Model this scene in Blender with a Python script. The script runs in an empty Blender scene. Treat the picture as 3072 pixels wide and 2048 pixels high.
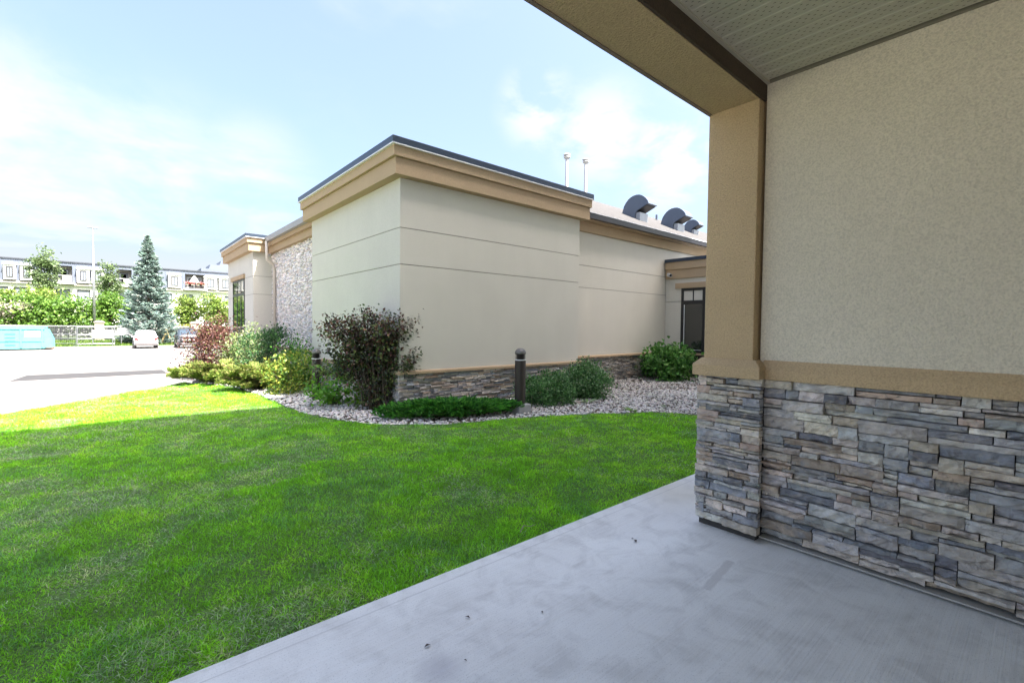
import bpy, bmesh, math, random
import numpy as np
from mathutils import Matrix, Vector
from mathutils.geometry import delaunay_2d_cdt
random.seed(7)
RNG = np.random.default_rng(11)
S = bpy.context.scene
COL = S.collection
R = math.radians

# ------------------------------------------------------------------ camera
F_PX, EYE = 1395.57, 1.42
YAW, PITCH, ROLL = R(49.228), R(1.801), R(-0.564)

def cam_axes():
    f = np.array([math.cos(YAW), math.sin(YAW), 0.]); r = np.array([math.sin(YAW), -math.cos(YAW), 0.]); d = np.array([0., 0., -1.])
    f2 = math.cos(PITCH)*f + math.sin(PITCH)*d; d2 = -math.sin(PITCH)*f + math.cos(PITCH)*d
    r3 = math.cos(ROLL)*r + math.sin(ROLL)*d2; d3 = -math.sin(ROLL)*r + math.cos(ROLL)*d2
    return r3, d3, f2
AX = cam_axes()
CAM = np.array([0., 0., EYE])
def ray(px, py): return AX[0]*(px-1536)/F_PX + AX[1]*(py-1024)/F_PX + AX[2]
def on(px, py, ax, v):
    d = ray(px, py); return CAM + d*(v-CAM[ax])/d[ax]
K = 3072/2352
def gd(x, y, z=-.1): return on(x*K, y*K, 2, z)          # point of a level surface seen at a picture position
def proj(P):
    P = np.atleast_2d(P)-CAM
    q = np.stack([P@AX[0], P@AX[1], P@AX[2]], 1)
    return np.stack([1536+F_PX*q[:, 0]/np.maximum(q[:, 2], .01), 1024+F_PX*q[:, 1]/np.maximum(q[:, 2], .01), q[:, 2]], 1)

cd = bpy.data.cameras.new('camera'); cam = bpy.data.objects.new('camera', cd); COL.objects.link(cam)
cd.sensor_width = 36; cd.sensor_fit = 'HORIZONTAL'; cd.lens = F_PX/3072*36; cd.clip_start = .05; cd.clip_end = 3000
m = Matrix([[AX[0][i], -AX[1][i], -AX[2][i], CAM[i]] for i in range(3)] + [[0, 0, 0, 1]])
cam.matrix_world = m
S.camera = cam

# ------------------------------------------------------------------ light
SUN = Vector((.15, -.5, .85)).normalized()               # towards the sun
sd = bpy.data.lights.new('sun', 'SUN'); sun = bpy.data.objects.new('sun', sd); COL.objects.link(sun)
sd.energy = 2.1; sd.angle = R(.55); sd.color = (1, .95, .88)
sun.rotation_euler = (-SUN).to_track_quat('-Z', 'Y').to_euler(); sun.location = (0, -20, 40)
W = bpy.data.worlds.new('World'); S.world = W; W.use_nodes = True
S.view_settings.view_transform = 'Standard'; S.view_settings.look = 'None'; S.view_settings.gamma = 1
S.view_settings.exposure = 3.42
S.view_settings.use_curve_mapping = False
try: S.cycles.max_bounces = 8; S.cycles.diffuse_bounces = 4; S.cycles.use_denoising = True
except Exception: pass

def world():
    nt = W.node_tree; N = nt.nodes; L = nt.links; N.clear()
    out = N.new('ShaderNodeOutputWorld'); bg = N.new('ShaderNodeBackground'); bg.inputs[1].default_value = .05
    sky = N.new('ShaderNodeTexSky'); sky.sky_type = 'NISHITA'; sky.sun_disc = False
    sky.sun_elevation = math.asin(SUN.z); sky.sun_rotation = math.atan2(SUN.x, SUN.y)
    sky.air_density = 1.0; sky.dust_density = 7.5; sky.ozone_density = 4.0
    tc = N.new('ShaderNodeTexCoord')
    def math_(op, a, b=None, clamp=False):
        n = N.new('ShaderNodeMath'); n.operation = op; n.use_clamp = clamp
        for i, v in enumerate((a, b)):
            if v is None: continue
            if isinstance(v, (int, float)): n.inputs[i].default_value = v
            else: L.new(v, n.inputs[i])
        return n.outputs[0]
    sep = N.new('ShaderNodeSeparateXYZ'); L.new(tc.outputs['Generated'], sep.inputs[0])
    zc = math_('MAXIMUM', sep.outputs[2], .02)
    den = math_('ADD', zc, .18)
    cmb = N.new('ShaderNodeCombineXYZ')
    L.new(math_('DIVIDE', sep.outputs[0], den), cmb.inputs[0]); L.new(math_('DIVIDE', sep.outputs[1], den), cmb.inputs[1])
    def noise(scale, det, rough, dist=0, off=(0, 0, 0)):
        mp = N.new('ShaderNodeMapping'); mp.inputs['Location'].default_value = off; L.new(cmb.outputs[0], mp.inputs[0])
        n = N.new('ShaderNodeTexNoise'); n.inputs['Scale'].default_value = scale; n.inputs['Detail'].default_value = det
        n.inputs['Roughness'].default_value = rough; n.inputs['Distortion'].default_value = dist; L.new(mp.outputs[0], n.inputs[0]); return n.outputs[0]
    def ramp(v, a, b):
        n = N.new('ShaderNodeMapRange'); n.interpolation_type = 'SMOOTHSTEP'; L.new(v, n.inputs[0])
        n.inputs[1].default_value = a; n.inputs[2].default_value = b; return n.outputs[0]
    def blob(px, py, w):
        d = ray(px*K, py*K); d = d/np.linalg.norm(d)
        n = N.new('ShaderNodeVectorMath'); n.operation = 'DISTANCE'; L.new(tc.outputs['Generated'], n.inputs[0]); n.inputs[1].default_value = tuple(d)
        return ramp(n.outputs['Value'], w, w*.15)
    wisp = noise(1.3, 7, .58, .5, (3.1, 1.2, 0)); puff = noise(4.2, 8, .6, .25, (.4, 5.3, 0))
    # the scattered fair-weather clouds of the whole sky, and the three banks that the picture shows
    c = math_('MULTIPLY', ramp(wisp, .54, .88), .4)
    left = math_('MAXIMUM', blob(20, 350, .26), math_('MAXIMUM', blob(330, 400, .2), blob(560, 425, .16)))
    c = math_('MAXIMUM', c, math_('MULTIPLY', left, ramp(math_('ADD', math_('MULTIPLY', wisp, .75), math_('MULTIPLY', puff, .25)), .36, .64)))
    right = math_('MAXIMUM', blob(1235, 250, .1), math_('MAXIMUM', blob(1380, 310, .13), blob(1540, 365, .14)))
    c = math_('MAXIMUM', c, math_('MULTIPLY', right, ramp(puff, .36, .62)))
    low = ramp(zc, .16, .02)
    c = math_('MAXIMUM', c, math_('MULTIPLY', low, ramp(noise(2.2, 6, .6, 1.2, (1, 1, 0)), .3, .75)))
    c = math_('MAXIMUM', c, math_('MULTIPLY', ramp(zc, .17, .03), .9))
    veil = N.new('ShaderNodeMix'); veil.data_type = 'RGBA'; veil.inputs[0].default_value = .15
    L.new(sky.outputs[0], veil.inputs[6]); veil.inputs[7].default_value = (1.7, 1.85, 2.1, 1)       # thin high haze over the blue
    mix = N.new('ShaderNodeMix'); mix.data_type = 'RGBA'
    L.new(math_('MULTIPLY', c, .92), mix.inputs[0]); L.new(veil.outputs[2], mix.inputs[6]); mix.inputs[7].default_value = (2.15, 2.2, 2.3, 1)
    L.new(mix.outputs[2], bg.inputs[0]); L.new(bg.outputs[0], out.inputs[0])
world()

# ------------------------------------------------------------------ materials
MATS = {}
def new_mat(name):
    m = bpy.data.materials.new(name); m.use_nodes = True; nt = m.node_tree; nt.nodes.clear()
    out = nt.nodes.new('ShaderNodeOutputMaterial'); b = nt.nodes.new('ShaderNodeBsdfPrincipled'); nt.links.new(b.outputs[0], out.inputs[0])
    MATS[name] = m; return m, nt, b, out
def tex(nt, kind, scale, detail=4, rough=.55, obj=True, stretch=None, distort=0):
    tc = nt.nodes.new('ShaderNodeTexCoord'); src = tc.outputs['Object']
    if stretch:
        mp = nt.nodes.new('ShaderNodeMapping'); mp.inputs['Scale'].default_value = stretch; nt.links.new(src, mp.inputs[0]); src = mp.outputs[0]
    n = nt.nodes.new('ShaderNodeTex'+kind); n.inputs['Scale'].default_value = scale
    if kind == 'Noise':
        n.inputs['Detail'].default_value = detail; n.inputs['Roughness'].default_value = rough; n.inputs['Distortion'].default_value = distort
    nt.links.new(src, n.inputs['Vector']); return n.outputs[0]
def rng(nt, v, a, b, c=0., d=1.):
    n = nt.nodes.new('ShaderNodeMapRange'); nt.links.new(v, n.inputs[0])
    for i, q in enumerate((a, b, c, d)): n.inputs[i+1].default_value = q
    return n.outputs[0]
def mixc(nt, fac, a, b, mode='MIX'):
    n = nt.nodes.new('ShaderNodeMix'); n.data_type = 'RGBA'; n.blend_type = mode
    for sock, v in ((0, fac), (6, a), (7, b)):
        if isinstance(v, (int, float)): n.inputs[sock].default_value = v
        elif isinstance(v, tuple): n.inputs[sock].default_value = (*v[:3], 1)
        else: nt.links.new(v, n.inputs[sock])
    return n.outputs[2]
def bump(nt, b, h, strength, dist):
    n = nt.nodes.new('ShaderNodeBump'); n.inputs['Strength'].default_value = strength; n.inputs['Distance'].default_value = dist
    nt.links.new(h, n.inputs['Height']); nt.links.new(n.outputs[0], b.inputs['Normal']); return n
def attr(nt, name='col'):
    n = nt.nodes.new('ShaderNodeAttribute'); n.attribute_name = name; return n.outputs['Color']
def simple(name, col, rough=.6, metal=0., var=.12, scale=6, bs=0., bscale=60, bdist=.002, spec=.5, coat=0.):
    m, nt, b, out = new_mat(name)
    c2 = tuple(max(0, q*(1-var)) for q in col); c1 = tuple(min(1, q*(1+var)) for q in col)
    nt.links.new(mixc(nt, rng(nt, tex(nt, 'Noise', scale, 6, .6), .3, .7), c2, c1), b.inputs['Base Color'])
    b.inputs['Roughness'].default_value = rough; b.inputs['Metallic'].default_value = metal
    b.inputs['Specular IOR Level'].default_value = spec; b.inputs['Coat Weight'].default_value = coat
    if bs: bump(nt, b, tex(nt, 'Noise', bscale, 4, .6), bs, bdist)
    return m
def stucco(name, col, grain, gdist, gs=.6, blotch=.08, pit=.5):
    m, nt, b, out = new_mat(name)
    g = tex(nt, 'Noise', grain, 3, .6); big = tex(nt, 'Noise', 1.1, 5, .55)
    streak = tex(nt, 'Noise', 3., 5, .6, stretch=(1, 1, .15))
    base = mixc(nt, rng(nt, big, .3, .7), tuple(q*(1-blotch) for q in col), tuple(min(1, q*(1+blotch)) for q in col))
    base = mixc(nt, rng(nt, streak, .35, .75, 0, .16), base, tuple(q*.78 for q in col))
    base = mixc(nt, rng(nt, g, .32, .6, pit, 0), base, tuple(q*.6 for q in col))
    nt.links.new(base, b.inputs['Base Color']); b.inputs['Roughness'].default_value = .92; b.inputs['Specular IOR Level'].default_value = .2
    bump(nt, b, g, gs, gdist); return m
def attr_mat(name, rough=.85, bs=.4, bscale=40, bdist=.004, mott=.35, mscale=14, spec=.3):
    m, nt, b, out = new_mat(name)
    a = attr(nt)
    n1 = tex(nt, 'Noise', mscale, 7, .62, distort=.6); n2 = tex(nt, 'Noise', bscale, 6, .6, stretch=(1, 1, 2.2))
    d = mixc(nt, rng(nt, n1, .25, .75, 1-mott, 1+mott), (0, 0, 0), a)
    mul = nt.nodes.new('ShaderNodeVectorMath'); mul.operation = 'SCALE'; nt.links.new(a, mul.inputs[0])
    nt.links.new(rng(nt, n1, .28, .72, 1-mott, 1+mott), mul.inputs['Scale'])
    nt.nodes.remove(d.node)
    nt.links.new(mul.outputs[0], b.inputs['Base Color']); b.inputs['Roughness'].default_value = rough; b.inputs['Specular IOR Level'].default_value = spec
    if bs: bump(nt, b, n2, bs, bdist)
    return m
def leaf_mat(name, trans=.4, rough=.45, spec=.4):
    m, nt, b, out = new_mat(name); a = attr(nt)
    nt.links.new(a, b.inputs['Base Color']); b.inputs['Roughness'].default_value = rough; b.inputs['Specular IOR Level'].default_value = spec
    t = nt.nodes.new('ShaderNodeBsdfTranslucent'); mx = nt.nodes.new('ShaderNodeMixShader'); mx.inputs[0].default_value = trans
    nt.links.new(mixc(nt, .55, a, (1.0, 1.05, .5), 'MULTIPLY'), t.inputs[0])
    nt.links.new(a, t.inputs[0])
    nt.links.new(b.outputs[0], mx.inputs[1]); nt.links.new(t.outputs[0], mx.inputs[2]); nt.links.new(mx.outputs[0], out.inputs[0]); return m

M_NSTUC = stucco('patio_stucco', (.71, .635, .505), 100, .010, .85, .06, .58)
M_NTAN = stucco('patio_tan_stucco', (.53, .385, .225), 100, .009, .85, .08, .55)
M_STUC = stucco('clubhouse_stucco', (.64, .605, .53), 110, .004, .35, .035)
M_TAN = stucco('tan_trim_stucco', (.47, .345, .22), 110, .004, .35, .05)
M_STONE = attr_mat('ledgestone', .85, .75, 34, .008, .38, 11)
M_STONE2 = attr_mat('far_ledgestone', .85, .5, 30, .008, .3, 16)
M_MORTAR = simple('mortar', (.05, .047, .043), .95, var=.2, scale=30)
M_COPING = simple('navy_metal_coping', (.022, .038, .065), .38, .0, .1, 3, spec=.6)
M_DRIP = simple('white_drip_edge', (.75, .75, .76), .4, var=.04)
M_GUTTER = simple('dark_gutter', (.014, .013, .02), .35, var=.08, spec=.6)
M_GGREY = simple('grey_gutter', (.30, .29, .29), .4, var=.05)
M_DOWN = simple('cream_downspout', (.62, .55, .47), .45, var=.04)
M_BLACK = simple('black_frame', (.012, .012, .014), .4, var=.1)
M_VENT = simple('slate_blue_vent', (.085, .108, .15), .42, .0, .08, 3, spec=.5)
M_WHITE = simple('white_paint', (.55, .55, .55), .5, var=.03)
M_BRONZE = simple('dark_bronze', (.045, .034, .032), .42, .3, .12, 5, spec=.5)
M_DOME = simple('dome_grey', (.15, .14, .13), .5, .2, .1, 8)
M_CONCB = simple('cast_concrete', (.34, .34, .34), .9, var=.15, scale=12, bs=.4, bscale=60)
M_SOFF = simple('vented_soffit', (.47, .44, .34), .5, var=.03, spec=.35)
M_SLOT = simple('soffit_slot', (.03, .027, .02), .9)
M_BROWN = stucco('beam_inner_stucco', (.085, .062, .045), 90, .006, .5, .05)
M_LEAF = leaf_mat('leaf', .38); M_NEEDLE = leaf_mat('needle', .2, .6, .25); M_GRASS = leaf_mat('grass_blade', .58, .8, .04)
M_FLASH = simple('cream_flashing', (.42, .40, .36), .5, var=.1)
M_DRIPB = simple('beam_drip', (.2, .15, .12), .7, var=.1)
M_JCH = simple('soffit_channel', (.2, .18, .13), .6)
M_BARK = simple('bark', (.10, .075, .055), .95, var=.35, scale=20, bs=.6, bscale=30, bdist=.01)
M_PEB = attr_mat('pebble', .75, .3, 60, .002, .22, 40)
M_SOIL = simple('soil', (.085, .065, .045), .95, var=.4, scale=9, bs=.6, bscale=40, bdist=.01)
M_PANEL = simple('galvanised', (.30, .31, .32), .4, .7, .1, 5)
M_TEAL = simple('teal_paint', (.10, .36, .36), .5, var=.12, scale=2.5)
M_TEALD = simple('dark_teal_paint', (.025, .11, .115), .55, var=.1)
M_RUST = simple('rusty_steel', (.16, .09, .06), .8, var=.35, scale=8)
M_TYRE = simple('tyre', (.018, .018, .018), .8); M_RIM = simple('alloy_rim', (.4, .4, .42), .3, .8)
M_CARW = simple('white_car_paint', (.72, .73, .75), .25, 0, .02, spec=.5, coat=.6)
M_CARD = simple('dark_car_paint', (.045, .05, .055), .25, .2, .05, spec=.5, coat=.6)
M_CLAD = simple('grey_cladding', (.12, .11, .11), .7)
M_RED = simple('red_lens', (.55, .03, .03), .2, var=.05, coat=.5)
M_LENS = simple('clear_lens', (.6, .6, .62), .15, var=.05, coat=.5)
M_PINE = simple('yellow_lumber', (.55, .42, .2), .7, var=.2, scale=10)
M_MANS = simple('blue_grey_mansard', (.125, .145, .19), .5, .0, .06, 2)
M_FARW = simple('far_cream_wall', (.6, .585, .56), .9, var=.04, scale=.6)
M_FARB = simple('far_beige_wall', (.3, .275, .25), .9, var=.05, scale=.6)
M_FARG = simple('fence_charcoal', (.03, .03, .036), .5, var=.08)
M_PSTONE = simple('cream_stone_block', (.32, .28, .24), .9, var=.2, scale=3, bs=.4, bscale=12, bdist=.01)

def glass(name, col):
    m, nt, b, out = new_mat(name); b.inputs['Base Color'].default_value = (*col, 1); b.inputs['Roughness'].default_value = .03
    b.inputs['Specular IOR Level'].default_value = .9
    n = tex(nt, 'Noise', .8, 2, .5); bump(nt, b, n, .05, .02); return m
M_GLASS = glass('window_glass', (.02, .024, .022)); M_GLASSB = glass('blue_car_glass', (.03, .05, .07)); M_GLASSP = glass('pale_far_glass', (.2, .22, .25))

def asphalt(name, col, var):
    m, nt, b, out = new_mat(name)
    sp = tex(nt, 'Noise', 140, 3, .7); bl = tex(nt, 'Noise', .35, 6, .6); st = tex(nt, 'Noise', 1.6, 7, .65, distort=.8)
    c = mixc(nt, rng(nt, bl, .3, .7), tuple(q*(1-var) for q in col), tuple(q*(1+var) for q in col))
    c = mixc(nt, rng(nt, st, .5, .75, 0, .35), c, tuple(q*.7 for q in col))
    c = mixc(nt, rng(nt, sp, .35, .7, 0, .5), c, tuple(min(1, q*1.35) for q in col))
    nt.links.new(c, b.inputs['Base Color']); b.inputs['Roughness'].default_value = .93; b.inputs['Specular IOR Level'].default_value = .2
    bump(nt, b, sp, .4, .004); return m
M_LOT = asphalt('sun_bleached_asphalt', (.185, .175, .165), .08); M_PATCH = asphalt('asphalt_patch', (.05, .049, .05), .1)
def concrete():
    m, nt, b, out = new_mat('patio_concrete')
    col = (.37, .365, .365)
    big = tex(nt, 'Noise', .9, 6, .6, distort=.4); mid = tex(nt, 'Noise', 5, 8, .62, distort=.7); fine = tex(nt, 'Noise', 160, 3, .6)
    tc = nt.nodes.new('ShaderNodeTexCoord'); mp = nt.nodes.new('ShaderNodeMapping'); nt.links.new(tc.outputs['Object'], mp.inputs[0])
    mp.inputs['Rotation'].default_value = (0, 0, R(4)); mp.inputs['Scale'].default_value = (1.2, 95, 1)
    br = nt.nodes.new('ShaderNodeTexNoise'); br.inputs['Scale'].default_value = 1; br.inputs['Detail'].default_value = 3; nt.links.new(mp.outputs[0], br.inputs[0])
    c = mixc(nt, rng(nt, big, .3, .7), (.63, .605, .56), (.80, .785, .735))
    c = mixc(nt, rng(nt, mid, .46, .66, 0, .62), c, (.47, .445, .41))
    c = mixc(nt, rng(nt, mid, .2, .4, .3, 0), c, (.74, .74, .73))
    c = mixc(nt, rng(nt, br.outputs[0], .35, .65, 0, .3), c, (.78, .775, .75))
    c = mixc(nt, rng(nt, fine, .57, .7, 0, .6), c, (.3, .285, .27))
    # an old adhesive mark, a rust-tan seep by the pillar and a round damp spot
    sep = nt.nodes.new('ShaderNodeSeparateXYZ'); nt.links.new(tc.outputs['Object'], sep.inputs[0])
    wob = tex(nt, 'Noise', 18, 4, .6)
    def box(p0, p1, half, soft):
        u = (p1-p0); Lg = float(np.hypot(*u[:2])); u = u/Lg; c0 = (p0+p1)/2
        def lin(a, bb, cc):
            v = nt.nodes.new('ShaderNodeVectorMath'); v.operation = 'DOT_PRODUCT'; nt.links.new(tc.outputs['Object'], v.inputs[0]); v.inputs[1].default_value = (a, bb, 0)
            s = nt.nodes.new('ShaderNodeMath'); s.operation = 'SUBTRACT'; nt.links.new(v.outputs['Value'], s.inputs[0]); s.inputs[1].default_value = cc
            ab = nt.nodes.new('ShaderNodeMath'); ab.operation = 'ABSOLUTE'; nt.links.new(s.outputs[0], ab.inputs[0])
            w = nt.nodes.new('ShaderNodeMath'); w.operation = 'MULTIPLY_ADD'; nt.links.new(wob, w.inputs[0]); w.inputs[1].default_value = soft*2.2; nt.links.new(ab.outputs[0], w.inputs[2]); return w.outputs[0]
        a1 = rng(nt, lin(u[0], u[1], float(u[0]*c0[0]+u[1]*c0[1])), Lg/2+soft, Lg/2+soft*2, 1, 0)
        a2 = rng(nt, lin(-u[1], u[0], float(-u[1]*c0[0]+u[0]*c0[1])), half+soft, half+soft*2, 1, 0)
        mu = nt.nodes.new('ShaderNodeMath'); mu.operation = 'MULTIPLY'; nt.links.new(a1, mu.inputs[0]); nt.links.new(a2, mu.inputs[1]); mu.use_clamp = True
        return mu.outputs[0]
    def spot(p, r0, r1):
        v = nt.nodes.new('ShaderNodeVectorMath'); v.operation = 'DISTANCE'; nt.links.new(tc.outputs['Object'], v.inputs[0]); v.inputs[1].default_value = tuple(p)
        w = nt.nodes.new('ShaderNodeMath'); w.operation = 'MULTIPLY_ADD'; nt.links.new(mid, w.inputs[0]); w.inputs[1].default_value = r1*.5; nt.links.new(v.outputs['Value'], w.inputs[2])
        return rng(nt, w.outputs[0], r0+r1*.25, r1+r1*.25, 1, 0)
    def sc(v, f):
        n = nt.nodes.new('ShaderNodeMath'); n.operation = 'MULTIPLY'; n.use_clamp = True; nt.links.new(v, n.inputs[0]); n.inputs[1].default_value = f; return n.outputs[0]
    c = mixc(nt, sc(box(gd(1678, 1288, 0), gd(1622, 1352, 0), .02, .011), .42), c, (.40, .37, .35))
    c = mixc(nt, sc(spot(gd(1570, 1130, 0), .1, .55), .5), c, (.52, .46, .34))
    c = mixc(nt, sc(spot(gd(1010, 1535, 0), .03, .12), .45), c, (.36, .34, .36))
    ln = nt.nodes.new('ShaderNodeMath'); ln.operation = 'SUBTRACT'; nt.links.new(sep.outputs[1], ln.inputs[0]); ln.inputs[1].default_value = 2.16
    la = nt.nodes.new('ShaderNodeMath'); la.operation = 'ABSOLUTE'; nt.links.new(ln.outputs[0], la.inputs[0])
    c = mixc(nt, sc(rng(nt, la.outputs[0], .002, .006, 1, 0), .35), c, (.3, .28, .26))
    nt.links.new(c, b.inputs['Base Color']); b.inputs['Roughness'].default_value = .8; b.inputs['Specular IOR Level'].default_value = .35
    bump(nt, b, br.outputs[0], .5, .004); return m
M_CONC = concrete()
def shingle():
    m, nt, b, out = new_mat('roof_shingle')
    n = tex(nt, 'Noise', 9, 6, .6, stretch=(.5, 2.5, 1)); f = tex(nt, 'Noise', 60, 2, .6)
    c = mixc(nt, rng(nt, n, .3, .7), (.05, .047, .046), (.09, .085, .083)); c = mixc(nt, rng(nt, f, .3, .7, 0, .4), c, (.04, .038, .037))
    nt.links.new(c, b.inputs['Base Color']); b.inputs['Roughness'].default_value = .95; bump(nt, b, n, .5, .02); return m
M_SHING = shingle()

# ------------------------------------------------------------------ geometry helpers
def put(o, parent=None, label=None, cat=None, group=None, kind=None):
    COL.objects.link(o)
    if parent: o.parent = parent
    for k_, v in (('label', label), ('category', cat), ('group', group), ('kind', kind)):
        if v: o[k_] = v
    return o
def thing(name, label, cat, loc=(0, 0, 0), rz=0, group=None):
    o = bpy.data.objects.new(name, None); o.empty_display_size = .2
    put(o, None, label, cat, group); o.location = loc; o.rotation_euler = (0, 0, rz); return o
def mesh_obj(name, V, Fc, mat, parent=None, smooth=False, cols=None, **kw):
    me = bpy.data.meshes.new(name); me.from_pydata([tuple(v) for v in V], [], Fc)
    if cols is not None:
        ca = me.color_attributes.new('col', 'FLOAT_COLOR', 'POINT'); ca.data.foreach_set('color', np.asarray(cols, dtype=np.float32).ravel())
    me.materials.append(mat)
    if smooth: me.polygons.foreach_set('use_smooth', [True]*len(me.polygons))
    me.update(); return put(bpy.data.objects.new(name, me), parent, **kw)
def np_mesh(name, V, Fa, mat, parent=None, cols=None, smooth=False, **kw):
    """V (n,3), Fa (m,k) constant-size faces, numpy all the way"""
    V = np.asarray(V, np.float32); Fa = np.asarray(Fa, np.int32); me = bpy.data.meshes.new(name)
    me.vertices.add(len(V)); me.vertices.foreach_set('co', V.ravel())
    k_ = Fa.shape[1]; me.loops.add(Fa.size); me.loops.foreach_set('vertex_index', Fa.ravel())
    me.polygons.add(len(Fa)); me.polygons.foreach_set('loop_start', np.arange(0, Fa.size, k_, dtype=np.int32)); me.polygons.foreach_set('loop_total', np.full(len(Fa), k_, np.int32))
    if smooth: me.polygons.foreach_set('use_smooth', np.ones(len(Fa), bool))
    if cols is not None:
        c4 = np.ones((len(V), 4), np.float32); c4[:, :3] = cols
        ca = me.color_attributes.new('col', 'FLOAT_COLOR', 'POINT'); ca.data.foreach_set('color', c4.ravel())
    me.materials.append(mat); me.update(calc_edges=True); me.validate()
    return put(bpy.data.objects.new(name, me), parent, **kw)
class MB:
    def __init__(s): s.V = []; s.F = []
    def box(s, x0, x1, y0, y1, z0, z1):
        i = len(s.V); s.V += [(x, y, z) for z in (z0, z1) for y in (y0, y1) for x in (x0, x1)]
        s.F += [tuple(i+q for q in f) for f in ((0, 2, 3, 1), (4, 5, 7, 6), (0, 1, 5, 4), (2, 6, 7, 3), (0, 4, 6, 2), (1, 3, 7, 5))]; return s
    def prism(s, pts, axis, a, b):
        """pts: outline in the two other axes; extruded along axis from a to b"""
        i = len(s.V); n = len(pts)
        def mk(p, t):
            return {'x': (t, p[0], p[1]), 'y': (p[0], t, p[1]), 'z': (p[0], p[1], t)}[axis]
        s.V += [mk(p, a) for p in pts]+[mk(p, b) for p in pts]
        s.F += [tuple(i+q for q in range(n))[::-1], tuple(i+n+q for q in range(n))]
        s.F += [(i+q, i+(q+1) % n, i+n+(q+1) % n, i+n+q) for q in range(n)]; return s
    def tube(s, pts, rad, n=8, caps=True):
        pts = [Vector(p) for p in pts]; i0 = len(s.V)
        rad = rad if isinstance(rad, (list, tuple)) else [rad]*len(pts)
        for j, p in enumerate(pts):
            t = (pts[min(j+1, len(pts)-1)]-pts[max(j-1, 0)]).normalized()
            up = Vector((0, 0, 1)) if abs(t.z) < .95 else Vector((1, 0, 0))
            a = t.cross(up).normalized(); b = t.cross(a)
            for q in range(n):
                w = 2*math.pi*q/n; s.V.append(tuple(p+(a*math.cos(w)+b*math.sin(w))*rad[j]))
        for j in range(len(pts)-1):
            for q in range(n):
                s.F.append((i0+j*n+q, i0+j*n+(q+1) % n, i0+(j+1)*n+(q+1) % n, i0+(j+1)*n+q))
        if caps:
            s.F.append(tuple(i0+q for q in range(n))[::-1]); s.F.append(tuple(i0+(len(pts)-1)*n+q for q in range(n)))
        return s
    def lathe(s, prof, c=(0, 0, 0), n=24):
        i0 = len(s.V)
        for r_, z in prof:
            for q in range(n):
                w = 2*math.pi*q/n; s.V.append((c[0]+r_*math.cos(w), c[1]+r_*math.sin(w), c[2]+z))
        for j in range(len(prof)-1):
            for q in range(n): s.F.append((i0+j*n+q, i0+j*n+(q+1) % n, i0+(j+1)*n+(q+1) % n, i0+(j+1)*n+q))
        s.F.append(tuple(i0+q for q in range(n))[::-1]); s.F.append(tuple(i0+(len(prof)-1)*n+q for q in range(n))); return s
    def build(s, name, mat, parent=None, bevel=0, smooth=False, **kw):
        o = mesh_obj(name, s.V, s.F, mat, parent, smooth, **kw)
        bm = bmesh.new(); bm.from_mesh(o.data); bmesh.ops.recalc_face_normals(bm, faces=bm.faces)
        if bevel: bmesh.ops.bevel(bm, geom=bm.edges[:], offset=bevel, segments=2, profile=.6, affect='EDGES')
        bm.to_mesh(o.data); bm.free(); return o
def vnoise(x, y, scale, seed):
    """smooth value noise in 0..1"""
    g = np.random.default_rng(seed).random((128, 128)); x = np.asarray(x)*scale+300; y = np.asarray(y)*scale+300
    xi = np.floor(x).astype(int); yi = np.floor(y).astype(int); fx = x-xi; fy = y-yi; fx = fx*fx*(3-2*fx); fy = fy*fy*(3-2*fy)
    a = g[xi % 128, yi % 128]; b = g[(xi+1) % 128, yi % 128]; c = g[xi % 128, (yi+1) % 128]; d = g[(xi+1) % 128, (yi+1) % 128]
    return a*(1-fx)*(1-fy)+b*fx*(1-fy)+c*(1-fx)*fy+d*fx*fy
def fbm(x, y, scale, seed, n=3):
    return sum(vnoise(x, y, scale*2**i, seed+i)*.5**i for i in range(n))/sum(.5**i for i in range(n))
def inside(P, poly):
    x, y = P[:, 0], P[:, 1]; r_ = np.zeros(len(P), bool); n = len(poly)
    for i in range(n):
        x0, y0 = poly[i]; x1, y1 = poly[(i+1) % n]
        c = ((y0 > y) != (y1 > y)) & (x < (x1-x0)*(y-y0)/(y1-y0+1e-12)+x0); r_ ^= c
    return r_

# ------------------------------------------------------------------ the setting
def lot_z(y): return np.interp(y, [12, 55, 62, 67], [-.2, -.92, -.92, -.66])
def on_lot(px, py):
    d = ray(px, py); lo, hi = 1., 140.
    for _ in range(50):
        t = (lo+hi)/2; P = CAM+d*t
        if P[2] > lot_z(P[1]): lo = t
        else: hi = t
    return CAM+d*lo
BORDER = [(8.25, 2.4), (7.93, 3.35), (7.58, 3.95), (7.21, 4.54), (6.66, 5.07), (5.9, 5.40), (5.21, 5.68), (4.4, 5.89), (3.74, 6.11), (3.22, 6.5), (2.99, 6.78), (2.82, 7.21),
          (2.62, 7.81), (2.50, 8.55), (2.45, 9.76), (2.44, 11.2), (2.36, 12.44), (2.25, 13.34), (2.05, 13.95), (1.62, 14.9)]
LOTEDGE = [(1.5, 15.25), (.746, 14.27), (-.385, 12.685), (-1.42, 11.41), (-3.0, 9.55), (-6.5, 5.6)]
def smooth_curve(P, n=5):
    P = [Vector((*p, 0)) for p in P]; out = []
    for i in range(len(P)-1):
        a, b, c, d = P[max(i-1, 0)], P[i], P[i+1], P[min(i+2, len(P)-1)]
        for j in range(n):
            t = j/n; out.append(.5*((2*b)+(c-a)*t+(2*a-5*b+4*c-d)*t*t+(3*b-a-3*c+d)*t**3))
    out.append(P[-1]); return [(p.x, p.y) for p in out]
BORD = smooth_curve(BORDER); LEDGE = smooth_curve(LOTEDGE)
LAWN = [(-6.5, 2.262), (8.25, 2.262)]+BORD+LEDGE
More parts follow.
